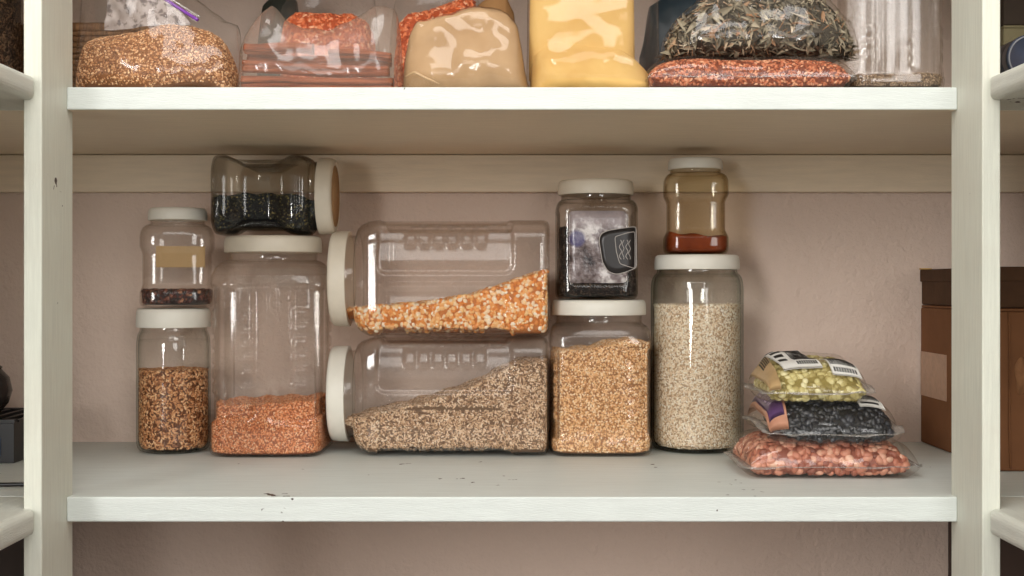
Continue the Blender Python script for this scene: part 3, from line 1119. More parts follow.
def label_with_bars(root, smp, x0, x1, y0, y1, bars, skew=0.0, name='paper_label'):
    V, F = top_patch(smp, x0, x1, y0, y1, 0.0014, skew=skew)
    p = bag_part(name, V, F, PAPER, root)
    prt = []
    for (u0, u1, v0, v1) in bars:
        a0, a1 = x0 + (x1 - x0) * u0, x0 + (x1 - x0) * u1
        b0, b1 = y0 + (y1 - y0) * v0, y0 + (y1 - y0) * v1
        sk = skew * ((v0 + v1) / 2 - 0.5)
        V, F = top_patch(smp, a0 + sk, a1 + sk, b0, b1, 0.0019, nx=4, ny=6, skew=skew * (v1 - v0))
        prt.append((V, F, 0.0))
    V, F, _ = join(prt)
    o = mk('printing', V - np.array(root.location), F, INK, None)
    o.parent = p
    return p


bars = []
x = 0.42
rr_ = np.random.default_rng(5)
while x < 0.95:
    w = rr_.choice([0.012, 0.02, 0.03])
    bars.append((x, x + w, 0.22, 0.86))
    x += w + rr_.choice([0.014, 0.022])
for k in range(4):
    bars.append((0.06, 0.06 + 0.28 * rr_.uniform(0.6, 1), 0.25 + 0.17 * k, 0.33 + 0.17 * k))
for k in range(9):
    bars.append((0.42 + k * 0.06, 0.455 + k * 0.06, 0.08, 0.16))
label_with_bars(r3, smp3, 0.2900, 0.3320, 1.424, 1.510, bars, skew=-0.012)
bars2 = []
x = 0.06
while x < 0.92:
    w = rr_.choice([0.014, 0.022, 0.03])
    bars2.append((x, x + w, 0.3, 0.9))
    x += w + rr_.choice([0.016, 0.026])
bars2 += [(0.1 + k * 0.09, 0.15 + k * 0.09, 0.08, 0.2) for k in range(9)]
label_with_bars(r3, smp3, 0.3440, 0.3760, 1.416, 1.456, bars2, skew=-0.006)
V, F = top_patch(smp3, 0.2757, 0.2880, 1.4010, 1.525, 0.0010, nx=12, ny=40)
tp = bag_part('printed_panel', V, F, TANF, r3)
tp['label'] = 'opaque tan printed end'
prt = []
for k in range(5):
    prt.append((*top_patch(smp3, 0.2806 + 0.0014 * k, 0.2814 + 0.0014 * k, 1.462, 1.490, 0.0016, nx=3, ny=8), 0.0))
V, F, _ = join(prt)
o = mk('lettering', V - np.array(r3.location), F, INK, None)
o.parent = tp
# printed end of the black bean bag
V, F = top_patch(smp2, 0.2746, 0.2950, 1.3952, 1.531, 0.0009, nx=16, ny=40)
pp = bag_part('printed_panel', V, F, PINKF, r2)
pp['label'] = 'pink tan printed end with a violet band'
V, F = top_patch(smp2, 0.2765, 0.2925, 1.406, 1.530, 0.0014, nx=12, ny=30)
o = mk('violet_band', V - np.array(r2.location), F, PURP, None)
o.parent = pp
prt = []
for k in range(6):                       # outlined letters running along the band
    y = 1.430 + k * 0.0155
    prt.append((*top_patch(smp2, 0.2795, 0.2885, y, y + 0.0016, 0.0019, nx=6, ny=3), 0.0))
    prt.append((*top_patch(smp2, 0.2795, 0.2885, y + 0.007, y + 0.0084, 0.0019, nx=6, ny=3), 0.0))
    prt.append((*top_patch(smp2, 0.2795 if k % 2 else 0.2835, 0.2805 if k % 2 else 0.2845, y, y + 0.0084, 0.0019, nx=3, ny=6), 0.0))
V, F, _ = join(prt)
o = mk('lettering', V - np.array(r2.location), F, PALEINK, None)
o.parent = pp
bars3 = [(0.08 + k * 0.08, 0.12 + k * 0.08, 0.35, 0.85) for k in range(11)] + [(0.1, 0.8, 0.12, 0.2)]
label_with_bars(r2, smp2, 0.3720, 0.4000, 1.412, 1.442, bars3, skew=-0.006)


# ------------------------------------------------------------------ upper shelf: sacks
def sack(pts, d, half, yc, z0, nx=90, M=56, taper=0.5, lean=0.0, noise=0.0015, seed=1, grow=0.0, bulge=1.0, e1=0.55, e2=0.5, endr=0.25, clip_top=None):
    """slumped bag: pts (photo x, photo y of its top, seen at depth d) give its outline, half its half depth"""
    d = yc - 0.25 * half
    xs = np.array([wx(a, d) for a, b in pts])
    hs = np.array([wz(b, d) - z0 for a, b in pts])
    x0, x1 = xs[0] - grow, xs[-1] + grow
    u = np.linspace(0, 1, nx)
    X = x0 + (x1 - x0) * (0.5 - 0.5 * np.cos(math.pi * u)) * 0.6 + (x1 - x0) * u * 0.4
    Hh = np.interp(X, xs, hs)
    Hh[1:-1] = 0.25 * Hh[:-2] + 0.5 * Hh[1:-1] + 0.25 * Hh[2:]
    Hh = Hh + grow
    s = (X - x0) / (x1 - x0) * 2 - 1
    dh = (half + grow) * np.clip(1 - np.abs(s) ** 3.5, 0.0, 1) ** 0.5 * (1 - endr) + (half + grow) * endr * np.clip(1 - np.abs(s) ** 12, 0.02, 1)
    th = np.linspace(0, 2 * math.pi, M, endpoint=False)
    c, sn = np.cos(th), np.sin(th)
    yy = np.sign(c) * np.abs(c) ** e1
    zz = 0.5 + 0.5 * np.sign(sn) * np.abs(sn) ** e2
    tp = 1 - taper * zz ** 1.5
    Y = yc + dh[:, None] * (yy * tp)[None] + lean * zz[None] * Hh[:, None]
    Z = z0 + Hh[:, None] * zz[None]
    V = np.stack([np.repeat(X[:, None], M, 1), Y, Z], -1).reshape(-1, 3)
    nz = vnoise(V, 16, seed, 3) * noise
    cen = np.stack([np.repeat(X[:, None], M, 1), np.full_like(Y, yc) + lean * zz[None] * Hh[:, None], Z * 0 + z0 + Hh[:, None] * 0.5], -1).reshape(-1, 3)
    dr = V - cen
    dr /= np.maximum(np.linalg.norm(dr, axis=1), 1e-6)[:, None]
    V = V + dr * nz[:, None]
    V[:, 2] = np.maximum(V[:, 2], z0 + 0.0002)
    k = np.arange(M)
    V = np.concatenate([V, V[:M].mean(0)[None], V[(nx - 1) * M:nx * M].mean(0)[None]])
    F = [grid_faces(nx, M), np.stack([(k + 1) % M, k, np.full(M, nx * M)], -1), np.stack([(nx - 1) * M + k, (nx - 1) * M + (k + 1) % M, np.full(M, nx * M + 1)], -1)]
    return V, F


def stuff(name, V, Fs, mat, label, cat, rnd=None):
    c = np.array([V[:, 0].mean(), V[:, 1].mean(), V[:, 2].min()])
    o = mk(name, V - c, Fs, mat, rnd=rnd)
    o.location = c
    return tag(o, label, cat, kind='stuff')


def sack_of(name, label, cat, mat, size, sk, cover=1.9, seed=1, tmpl=None, flat=0.5, jit=0.3, fill=0.1):
    V, F = sack(**sk)
    if size:
        gv, gf, gr = scatter(V, tris_of(V, F), size, cover, tmpl, flat, jit, 0.5, seed=seed)
        V, F, rr = join([(V, F, fill), (gv, [gf], gr)])
    else:
        rr = np.zeros(len(V))
    return stuff(name, V, F, mat, label, cat, rr)


def film_bag(label, sk, mat, name='plastic_bag', group='plastic bags along the upper shelf'):
    V, F = sack(**sk)
    root = thing(name, label, 'bag', (float(V[:, 0].mean()), float(V[:, 1].mean()), float(V[:, 2].min())), group=group)
    bag_part('film', V, F, mat, root)
    return root


UZ = S2 + 0.0006
# tan bulgur
BUL = mat_grain('bulgur', [(0, srgb(122, 76, 44)), (0.35, srgb(176, 122, 78)), (0.7, srgb(208, 156, 108)), (1, srgb(236, 202, 160))])
c1 = [(75, 86), (79, 58), (86, 38), (100, 34), (130, 35), (160, 29), (195, 25), (212, 29), (222, 40), (231, 62), (237, 84)]
sack_of('bulgur_grains', 'tan bulgur grains filling the zip bag at the end of the upper shelf by the post', 'grain', BUL, (0.0013, 0.0011, 0.0009), dict(pts=c1, d=1.305, half=0.046, yc=1.352, z0=UZ + 0.001, taper=0.45, noise=0.003, seed=31, endr=0.45), seed=31, cover=1.9)
f1 = [(74, 84), (77, 30), (82, -30), (120, -46), (165, -30), (197, 2), (222, 20), (236, 26), (239, 84)]
b1 = film_bag('clear zip bag of tan bulgur with a purple zip strip', dict(pts=f1, d=1.302, half=0.0485, yc=1.352, z0=UZ, taper=0.62, noise=0.004, seed=31, grow=0.0022, endr=0.5, lean=0.05), FILM)
PURZIP = mat_plain('purple_zip', srgb(120, 62, 158), 0.35, 0.5)
zl = np.linspace(0, 1, 24)
zp = np.stack([wx(148 + 51 * zl, 1.325), 1.318 + 0.01 * np.sin(zl * 3), wz(-12 + 33 * zl, 1.325)], -1)
V, F = tube(zp, 0.0018, 8)
bag_part('zip_strip', V, F, PURZIP, b1)['label'] = 'purple zip strip'
V, F = tube(zp + np.array([0.002, -0.0005, 0.003]), 0.0009, 8)
bag_part('zip_strip', V, F, SEAL, b1)
# white write-on panel, crumpled, on the bag's slack upper part
u, v = np.meshgrid(np.linspace(0, 1, 40), np.linspace(0, 1, 30), indexing='ij')
px_ = (104 + 4 * v) * (1 - u) + (192 - 22 * v) * u
py_ = (30 - 30 * v - 6 * u * 0) * (1 - u) + (25 - 27 * v) * u
Pp = np.stack([wx(px_, 1.35), 1.348 + 0 * px_, wz(py_, 1.35)], -1).reshape(-1, 3)
Pp[:, 1] += vnoise(Pp, 18, 3, 3) * 0.007
n_ = len(Pp)
WRITE = NT('write_on_panel')
mo = WRITE.coord()
nz_ = WRITE.noise(mo, 130, 3, 0.6)
r_ = WRITE.ramp([(0.40, srgb(116, 104, 100)), (0.5, srgb(176, 164, 158))])
WRITE.l(nz_, 0, r_, 0)
WRITE.principled((r_, 0), 0.4, 0.4)
bag_part('write_on_panel', np.concatenate([Pp, Pp + np.array([0, 0.0005, 0])]), [grid_faces(40, 30, False, 0, True), grid_faces(40, 30, False, n_)], WRITE.m, b1)['label'] = 'crumpled white write-on panel'

# bag of long bark sticks
BARK = NT('bark')
mo = BARK.coord((3, 60, 60))
nz_ = BARK.noise(mo, 6, 4, 0.6)
r_ = BARK.ramp([(0.3, srgb(80, 40, 26)), (0.5, srgb(140, 72, 42)), (0.75, srgb(172, 98, 62))])
BARK.l(nz_, 0, r_, 0)
bp_ = BARK.bump((nz_, 0), 0.5, 0.002)
BARK.principled((r_, 0), 0.7, 0.2, bp_)


def stick(label, xa, xb, y, za, zb, R, seed):
    r = np.random.default_rng(seed)
    n, M = 40, 40
    u = np.linspace(0, 1, n)
    cxs = xa + (xb - xa) * u
    cz = za + (zb - za) * u + 0.0012 * np.sin(u * 5 + seed)
    cy = y + 0.0015 * np.sin(u * 4 + seed * 2)
    th = np.linspace(0, 2 * math.pi, M, endpoint=False)
    g0 = r.uniform(2.6, 4.2)
    rad = R * (1 - 0.55 * np.exp(-((th - g0) / 0.22) ** 2)) * (1 + 0.05 * np.sin(3 * th + seed))
    rr = rad[None] * (1 + 0.06 * np.sin(u * 9 + seed))[:, None]
    V = np.stack([np.repeat(cxs[:, None], M, 1), cy[:, None] + rr * np.cos(th), cz[:, None] + rr * np.sin(th)], -1)
    # rolled ends sink in
    V2 = V.reshape(-1, 3)
    e0 = V[0].mean(0) + np.array([0.006, 0, 0])
    e1_ = V[-1].mean(0) - np.array([0.006, 0, 0])
    V2 = np.concatenate([V2, [e0], [e1_]])
    k = np.arange(M)
    F = [grid_faces(n, M, flip=True), np.stack([k, (k + 1) % M, np.full(M, n * M)], -1), np.stack([(n - 1) * M + (k + 1) % M, (n - 1) * M + k, np.full(M, n * M + 1)], -1)]
    c = V2.mean(0)
    o = mk('bark_stick', V2 - c, F, BARK.m)
    o.location = c
    return tag(o, label, 'stick', 'long bark sticks in the clear bag')


SX0, SX1 = wx(243, 1.325), wx(394, 1.325)
stick('rust brown bark stick at the very bottom of its bag', SX0, SX1, 1.318, S2 + 0.0085, S2 + 0.0085, 0.0065, 1)
stick('rust brown bark stick second from the bottom, dipping to the right', SX0 + 0.002, SX1 - 0.004, 1.317, S2 + 0.0245, S2 + 0.0205, 0.0060, 2)
stick('thick rust brown bark stick in the third layer from the bottom', SX0 + 0.004, SX1 - 0.003, 1.330, S2 + 0.0360, S2 + 0.0310, 0.0058, 3)
stick('short rust brown bark stick with a dark end, topmost in the bag', SX0 + 0.003, wx(315, 1.325), 1.316, S2 + 0.0445, S2 + 0.0420, 0.0056, 4)
stick('rust brown bark stick lying under the crinkled end of the bag', wx(330, 1.325), SX1 - 0.002, 1.318, S2 + 0.0400, S2 + 0.0350, 0.0050, 5)
f2 = [(237, 84), (239, 50), (252, 31), (272, 8), (288, 25), (330, 32), (356, 20), (375, 9), (396, 12), (400, 40), (402, 84)]
film_bag('crinkled clear bag of long bark sticks between the bulgur and the beige powder', dict(pts=f2, d=1.305, half=0.045, yc=1.343, z0=UZ, taper=0.38, noise=0.0035, seed=32, grow=0.002, endr=0.7), FILM_HAZY)

# orange flakes in two bags behind
ORA = mat_grain('orange_flakes', [(0, srgb(180, 76, 36)), (0.4, srgb(226, 116, 66)), (0.8, srgb(240, 146, 98)), (1, srgb(248, 196, 156))], 0.45)
FL = BV * 1.0
FL = FL * (1 + 0.25 * np.sin(BV[:, [1]] * 5) * np.cos(BV[:, [0]] * 4))
o1 = [(280, 40), (284, 22), (296, 13), (330, 13), (352, 14), (366, 20), (374, 40)]
sack_of('orange_flakes', 'orange dried flakes seen above the bag of bark sticks', 'flakes', ORA, (0.0032, 0.0018, 0.0012), dict(pts=o1, d=1.44, half=0.034, yc=1.475, z0=UZ + 0.001, taper=0.4, noise=0.003, seed=33, endr=0.5), seed=33, tmpl=(FL, BF), flat=0.9)
film_bag('clear bag of orange flakes standing behind the bark sticks', dict(pts=[(276, 60), (280, 10), (300, -30), (340, -40), (372, -20), (380, 60)], d=1.435, half=0.037, yc=1.475, z0=UZ, taper=0.8, noise=0.004, seed=34, grow=0.001, endr=0.5), FILM)
o2 = [(394, 60), (398, 28), (408, 18), (440, 6), (465, -2), (474, 2), (480, 40)]
sack_of('orange_flakes', 'orange dried flakes sloping up behind the beige powder bag', 'flakes', ORA, (0.0034, 0.0019, 0.0013), dict(pts=o2, d=1.44, half=0.034, yc=1.475, z0=UZ + 0.001, taper=0.4, noise=0.004, seed=35, endr=0.5), seed=35, tmpl=(FL, BF), flat=0.9)
film_bag('clear bag of orange flakes standing behind the beige powder bag', dict(pts=[(388, 60), (392, 10), (402, -30), (450, -46), (476, -20), (486, 60)], d=1.435, half=0.037, yc=1.475, z0=UZ, taper=0.8, noise=0.004, seed=36, grow=0.001, endr=0.5), FILM)

# beige powder bag
BEI = NT('beige_powder')
mo = BEI.coord()
nz_ = BEI.noise(mo, 22, 4, 0.6)
r_ = BEI.ramp([(0.3, srgb(166, 134, 98)), (0.7, srgb(188, 156, 118))])
BEI.l(nz_, 0, r_, 0)
BEI.principled((r_, 0), 0.8, 0.15)
g1 = [(402, 85), (405, 58), (410, 36), (418, 24), (440, 17), (470, 10), (488, 8), (508, 12), (517, 26), (523, 55), (528, 84)]
sack_of('beige_powder', 'smooth beige powder packed in the bag between bark sticks and yellow flour', 'powder', BEI.m, None, dict(pts=g1, d=1.30, half=0.044, yc=1.343, z0=UZ + 0.001, taper=0.42, noise=0.004, seed=37, endr=0.55, e1=0.5))
bb = film_bag('tight clear bag of beige powder with a folded corner', dict(pts=g1, d=1.30, half=0.044, yc=1.343, z0=UZ, taper=0.42, noise=0.004, seed=37, grow=0.0016, endr=0.55, e1=0.5), FILM)
fold = smooth_line([(wx(404, 1.29), 1.306, wz(74, 1.29)), (wx(414, 1.29), 1.297, wz(71, 1.29)), (wx(425, 1.29), 1.2955, wz(77, 1.29)), (wx(439, 1.29), 1.296, wz(83, 1.29))], 40)
V, F = tube(fold, np.interp(np.linspace(0, 1, 40), [0, 0.2, 0.8, 1], [0.0003, 0.0014, 0.0012, 0.0003]), 10)
bag_part('fold', V, F, mat_plain('beige_film_fold', srgb(186, 154, 114), 0.35, 0.5), bb)

# yellow flour bag
YEL = NT('yellow_flour')
mo = YEL.coord()
nz_ = YEL.noise(mo, 18, 4, 0.6)
r_ = YEL.ramp([(0.3, srgb(200, 158, 92)), (0.7, srgb(216, 180, 114))])
YEL.l(nz_, 0, r_, 0)
YEL.principled((r_, 0), 0.85, 0.1)
Va, Fa = sack(pts=[(530, 85), (531, 60), (536, 46), (560, 36), (596, 40), (618, 48), (634, 58), (646, 68), (654, 78), (658, 85)], d=1.30, half=0.050, yc=1.352, z0=UZ + 0.001, taper=0.82, noise=0.003, seed=38, endr=0.5)
Vb, Fb = sack(pts=[(529, 60), (530, -20), (545, -44), (620, -44), (634, -20), (635, 60)], d=1.335, half=0.013, yc=1.352, z0=UZ + 0.015, taper=0.3, noise=0.002, seed=39, endr=0.6)
V, F, _ = join([(Va, Fa, 0), (Vb, Fb, 0)])
stuff('yellow_flour', V, F, YEL.m, 'pale yellow flour slumped in the tall clear bag beside the dried leaves', 'flour', np.zeros(len(V)))
film_bag('tall clear bag of pale yellow flour beside the dried leaf bag', dict(pts=[(527, 85), (526, 40), (522, -20), (528, -52), (650, -52), (661, -20), (662, 30), (660, 85)], d=1.30, half=0.053, yc=1.352, z0=UZ, taper=0.66, noise=0.003, seed=38, grow=0.0014, endr=0.5), FILM)

# dull things behind
sack_of('brown_sugar', 'brown sugar behind the beige powder and the yellow flour', 'sugar', mat_plain('brown_sugar_grain', srgb(170, 128, 84), 0.8, 0.1, var=0.1, vscale=80), None, dict(pts=[(470, 60), (474, 8), (490, -2), (506, -4), (514, 10), (518, 60)], d=1.46, half=0.03, yc=1.50, z0=UZ + 0.0005, noise=0.003, seed=41))
tag(mk('dark_bag', *(lambda a: (a[0], a[1]))(sack(pts=[(640, 60), (650, 4), (670, -10), (704, -14), (722, 0), (730, 60)], d=1.46, half=0.035, yc=1.505, z0=UZ + 0.0005, noise=0.004, seed=42)), mat_plain('dark_teal_film', srgb(36, 50, 58), 0.35, 0.5, var=0.2)), 'dark teal bag standing behind the dried leaves', 'bag')
tag(mk('dark_bag', *(lambda a: (a[0], a[1]))(sack(pts=[(256, 60), (262, 2), (272, -8), (288, -8), (296, 2), (302, 60)], d=1.60, half=0.025, yc=1.64, z0=UZ + 0.0005, noise=0.004, seed=43)), mat_plain('dark_green_film', srgb(62, 66, 60), 0.45, 0.4, var=0.2)), 'dark green bag by the wall behind the bark sticks', 'bag')

# red grain bag with the dried leaf bag on it
REDG = mat_grain('red_grain', [(0, srgb(120, 58, 34)), (0.4, srgb(180, 98, 62)), (0.75, srgb(202, 126, 88)), (1, srgb(228, 172, 134))], 0.4)
bU = lambda x, y: np.full(np.shape(x), UZ)
KU = dict(x0=wx(648, 1.30), x1=wx(852, 1.30), y0=1.290, y1=1.400)
rU = thing('plastic_bag', 'flat clear bag of red grain underneath the dried leaf bag', 'bag', ((KU['x0'] + KU['x1']) / 2, 1.345, UZ), group='plastic bags along the upper shelf')
V, F, smU = pillow(base=bU, seam=0.010, top=0.0345, grow=0.0013, seed=51, py=4.0, q=0.42, **KU)
bag_part('film', V, F, FILM, rU)
V, F = seal_strip(KU['x0'], KU['x1'], KU['y0'] + 0.004, KU['y1'], lambda x, y: bU(x, y) + 0.012, 0.0075, 5, ends=(0.1, 1.0))
bag_part('seal', V, F, SEAL, rU)
Kc = dict(x0=KU['x0'] + 0.003, x1=KU['x1'] - 0.004, y0=KU['y0'] + 0.003, y1=KU['y1'] - 0.003)
Vc, Fc, _ = pillow(base=lambda x, y: bU(x, y) + 0.0015, seam=0.008, top=0.0305, seed=51, py=4.0, q=0.42, **Kc)
gv, gf, gr = scatter(Vc, tris_of(Vc, Fc), (0.0027, 0.0014, 0.0013), 1.9, None, 0.5, 0.3, 0.4, seed=51)
V3, F3, r3_ = join([(Vc, Fc, 0.05), (gv, [gf], gr)])
stuff('red_grain', V3, F3, REDG, 'red brown grain in the flat bag beneath the dried leaves', 'grain', r3_)

LEAF = mat_grain('dried_leaves', [(0, srgb(70, 62, 50)), (0.3, srgb(112, 102, 84)), (0.55, srgb(142, 132, 110)), (0.8, srgb(168, 156, 132)), (0.92, srgb(150, 106, 70)), (1, srgb(206, 194, 168))], 0.6, 0.3)
a_, b_ = np.meshgrid(np.linspace(-1, 1, 9), np.linspace(-1, 1, 4), indexing='ij')
wl = (1 - np.abs(a_) ** 1.8) * (1 - 0.25 * a_) + 0.03
LV = np.stack([a_, b_ * wl, 0.9 * np.abs(b_) * wl + 0.5 * a_ ** 2], -1).reshape(-1, 3)
LFc = grid_faces(9, 4, False)
LV2 = np.concatenate([LV, LV + np.array([0, 0, 0.22])])
LF2 = np.concatenate([LFc, LFc[:, ::-1] + len(LV)])
l1 = [(662, 56), (664, 38), (676, 20), (694, 6), (720, -8), (770, -16), (815, -8), (838, 8), (850, 22), (857, 40), (858, 56)]
LZ = UZ + 0.0365
Vl, Fl = sack(pts=l1, d=1.31, half=0.042, yc=1.352, z0=LZ + 0.002, taper=0.35, noise=0.004, seed=52, endr=0.5)
cl = Vl.mean(0)
Vl = cl + (Vl - cl) * np.array([0.95, 0.9, 0.92])
Tl = tris_of(Vl, Fl)
p1_ = scatter(Vl, Tl, (0.0135, 0.0027, 0.0018), 2.6, (LV2, LF2), 0.5, 0.22, 0.5, seed=53, szvar=0.3, back=False)
p2_ = scatter(Vl, Tl, (0.0085, 0.0022, 0.0016), 1.5, (LV2, LF2), 0.6, 0.25, 0.3, seed=54, szvar=0.3)
p3_ = scatter(Vl, Tl, (0.0150, 0.00060, 0.00060), 0.45, ico(1), 0.6, 0.25, 0.0, seed=55, szvar=0.3)
p3_ = (p3_[0], p3_[1], 0.9 + 0.1 * p3_[2])
V3, F3, r3_ = join([(Vl, Fl, 0.0)] + [(a, [b], c) for a, b, c in (p1_, p2_, p3_)])
V3[:, 2] = np.maximum(V3[:, 2], LZ + 0.0006)
stuff('dried_leaves', V3, F3, LEAF, 'grey green dried leaves and stalks heaped in the bag on the red grain', 'leaves', r3_)
film_bag('bulging clear bag of grey green dried leaves lying on the red grain bag', dict(pts=l1, d=1.305, half=0.048, yc=1.352, z0=LZ, taper=0.35, noise=0.005, seed=52, grow=0.003, endr=0.5), FILM)

# square jar at the end
SQU = dict(prof=sq_prof(0.0468, 0.0468, 0.150, 0.168, 0.186, 0.040, 7.5), panel=jug_panel(0.0468, 0.018, 0.140, 0.0018, 0.028, 0.066, 3, 0.8, flip=-1))
tU = thing('square_jar', 'clear square jar nearly empty, standing at the end of the upper shelf by the post', 'jar', (0.3888, 1.3525, UZ))
jar_glass('jar_body', SQU, PLASTIC, tU)
lid('lid', 0.0435, 0.176, 0.194, LIDM, tU)
contents('brown_crumbs', SQU, tU, flat_h(UZ + 0.0165), mat_grain('brown_crumb', [(0, srgb(92, 70, 50)), (0.5, srgb(136, 110, 84)), (1, srgb(180, 154, 124))], 0.7), (0.0010, 0.0008, 0.0008), 'brown crumbs lying in the nearly empty square jar', 'crumbs', seed=56)

# basket behind the bulgur
WICK = NT('wicker')
mo = WICK.coord((12, 12, 1))
nz_ = WICK.noise(mo, 20, 3, 0.6)
r_ = WICK.ramp([(0.3, srgb(92, 62, 40)), (0.7, srgb(150, 110, 74))])
WICK.l(nz_, 0, r_, 0)
WICK.principled((r_, 0), 0.7, 0.2)
bk = thing('wicker_basket', 'brown wicker basket behind the bulgur bag, mostly hidden by the post', 'basket', (-0.500, 1.600, UZ))
rows = []
for k in range(15):
    z = 0.004 + k * 0.0068
    th = np.linspace(0, 2 * math.pi, 160, endpoint=False)
    n4 = 4.0
    rr = (np.abs(np.cos(th) / 0.085) ** n4 + np.abs(np.sin(th) / 0.07) ** n4) ** (-1 / n4)
    rr = rr * (1 + 0.018 * np.cos(th * 20 + math.pi * (k % 2)) + 0.0015 * k)
    rows.append((*tube(np.stack([rr * np.cos(th), rr * np.sin(th), np.full_like(th, z)], -1), 0.0036, 7, True), 0.0))
V, F, _ = join(rows)
mk('weave', V, F, WICK.m, bk)
from_bm('base', box_bm(-0.078, 0.078, -0.064, 0.064, 0.0, 0.004), WICK.m, bk)
th = np.linspace(0, 2 * math.pi, 160, endpoint=False)
rr = (np.abs(np.cos(th) / 0.088) ** 4 + np.abs(np.sin(th) / 0.073) ** 4) ** (-0.25)
V, F = tube(np.stack([rr * np.cos(th), rr * np.sin(th), np.full_like(th, 0.106)], -1), 0.0055, 8, True)
mk('rim', V, F, WICK.m, bk)


# ------------------------------------------------------------------ cardboard boxes
CARD = mat_plain('cardboard', srgb(122, 82, 54), 0.75, 0.15, var=0.08, vscale=25, bump=0.15, bscale=120)
CARD_DARK = mat_plain('dark_cardboard', srgb(80, 57, 40), 0.75, 0.15, var=0.15, vscale=30, bump=0.2, bscale=120)
TAPE = mat_plain('pale_packing_tape', srgb(176, 140, 114), 0.28, 0.5, var=0.12, vscale=90, bump=0.2, bscale=200)
BX0, BX1, BY0, BY1 = 0.5405, 0.830, 1.458, WALL - 0.004
h1 = 0.1815


def carton(name, label, x0, x1, y0, y1, z0, z1, mat, flap=True):
    root = thing(name, label, 'box', ((x0 + x1) / 2, (y0 + y1) / 2, z0))
    c = np.array(root.location)
    from_bm('carton', box_bm(x0 - c[0], x1 - c[0], y0 - c[1], y1 - c[1], 0, z1 - z0 - 0.0032, 0.0022, 3), mat, root)
    if flap:
        ym = (y0 + y1) / 2 - c[1]
        for a, b in ((y0 - c[1] + 0.001, ym - 0.0008), (ym + 0.0008, y1 - c[1] - 0.001)):
            from_bm('flap', box_bm(x0 - c[0] + 0.0008, x1 - c[0] - 0.0008, a, b, z1 - z0 - 0.0030, z1 - z0, 0.0008, 2), mat, root)
    return root


cb = carton('cardboard_box', 'brown cardboard box with a pale tape strip, on the shelf behind the post', BX0, BX1, BY0, BY1, S1 + EPS, S1 + h1, CARD)
c = np.array(cb.location)
ty0, ty1 = 1.628, BY1 - 0.002
tz0, tz1 = wz(398, 1.68), wz(353, 1.68)
o = from_bm('packing_tape', box_bm(BX0 - 0.0007 - c[0], BX0 - 0.0001 - c[0], ty0 - c[1], ty1 - c[1], tz0 - c[2], tz1 - c[2], 0.0002, 1), TAPE, cb)
# torn folded strip down the front corner and a worn oval dent
V, F = tube(smooth_line([(BX0 + 0.012, BY0 - 0.0008, S1 + 0.178), (BX0 + 0.0135, BY0 - 0.001, S1 + 0.12), (BX0 + 0.0125, BY0 - 0.001, S1 + 0.06), (BX0 + 0.014, BY0 - 0.0008, S1 + 0.004)], 40), 0.0011, 8)
mk('fold', V - c, F, CARD, cb)
th_ = np.linspace(0, 2 * math.pi, 48, endpoint=False)
wob = 1 + 0.12 * np.sin(3 * th_ + 1) + 0.06 * np.sin(5 * th_)
ring = np.stack([0.568 + 0.009 * wob * np.cos(th_), np.full(48, BY0), S1 + 0.107 + 0.020 * wob * np.sin(th_)], -1)
V = np.concatenate([ring - [0, 0.0002, 0], ring - [0, 0.0006, 0], [[0.568, BY0 - 0.0006, S1 + 0.107]]])
k_ = np.arange(48)
mk('worn_patch', V - c, [np.stack([k_, (k_ + 1) % 48, 48 + (k_ + 1) % 48, 48 + k_], -1), np.stack([48 + k_, 48 + (k_ + 1) % 48, np.full(48, 96)], -1)], mat_plain('scuffed_card', srgb(146, 104, 72), 0.8, 0.1, var=0.15, vscale=80), cb)
cb2 = carton('cardboard_box', 'dark shallow cardboard box lying on top of the taped brown box', BX0 + 0.001, BX1 - 0.01, BY0 + 0.003, BY1, S1 + h1 + EPS, S1 + h1 + 0.0475, CARD_DARK, flap=False)
c = np.array(cb2.location)
from_bm('lid', box_bm(BX0 - 0.0008 - c[0], BX1 - 0.008 - c[0], BY0 + 0.001 - c[1], BY1 + 0.001 - c[1], 0.030, 0.0462, 0.0015, 2), CARD_DARK, cb2)
o = from_bm('corner_scrap', box_bm(BX0 - 0.003 - c[0], BX0 + 0.010 - c[0], BY1 - 0.016 - c[1], BY1 - 0.003 - c[1], 0.0463, 0.0478, 0.0004, 1), mat_plain('yellow_scrap', srgb(206, 164, 92), 0.7, 0.1), cb2)

# ------------------------------------------------------------------ left and right compartments
BLK = mat_plain('black_plastic', srgb(26, 26, 28), 0.4, 0.5)
BLU = mat_plain('dark_blue_plastic', srgb(44, 58, 82), 0.4, 0.5)
bxl = thing('plastic_crate', 'black plastic crate on the side compartment shelf under the round pot', 'crate', (-0.680, 1.600, S1 + EPS))
bm = bmesh.new()
for (a0, a1, b0, b1, z0, z1) in ((-0.1, 0.1, -0.075, 0.075, 0, 0.004), (-0.1, 0.1, -0.075, -0.071, 0.004, 0.046), (-0.1, 0.1, 0.071, 0.075, 0.004, 0.046), (-0.1, -0.096, -0.071, 0.071, 0.004, 0.046), (0.096, 0.1, -0.071, 0.071, 0.004, 0.046)):
    box_bm(a0, a1, b0, b1, z0, z1, bm=bm)
from_bm('body', bm, BLK, bxl)
bm = bmesh.new()
box_bm(-0.101, 0.101, -0.076, -0.066, 0.0465, 0.0505, bm=bm)
box_bm(-0.101, 0.101, 0.066, 0.076, 0.0465, 0.0505, bm=bm)
for k in range(11):
    xx = -0.1 + k * 0.02
    box_bm(xx - 0.003, xx + 0.003, -0.066, 0.066, 0.0465, 0.0495, bm=bm)
from_bm('slatted_lid', bm, BLK, bxl)
o = from_bm('name_tag', box_bm(0.045, 0.085, -0.0765, -0.0752, 0.008, 0.030, 0.0004, 1), BLU, bxl)
o['label'] = 'dark blue plate'
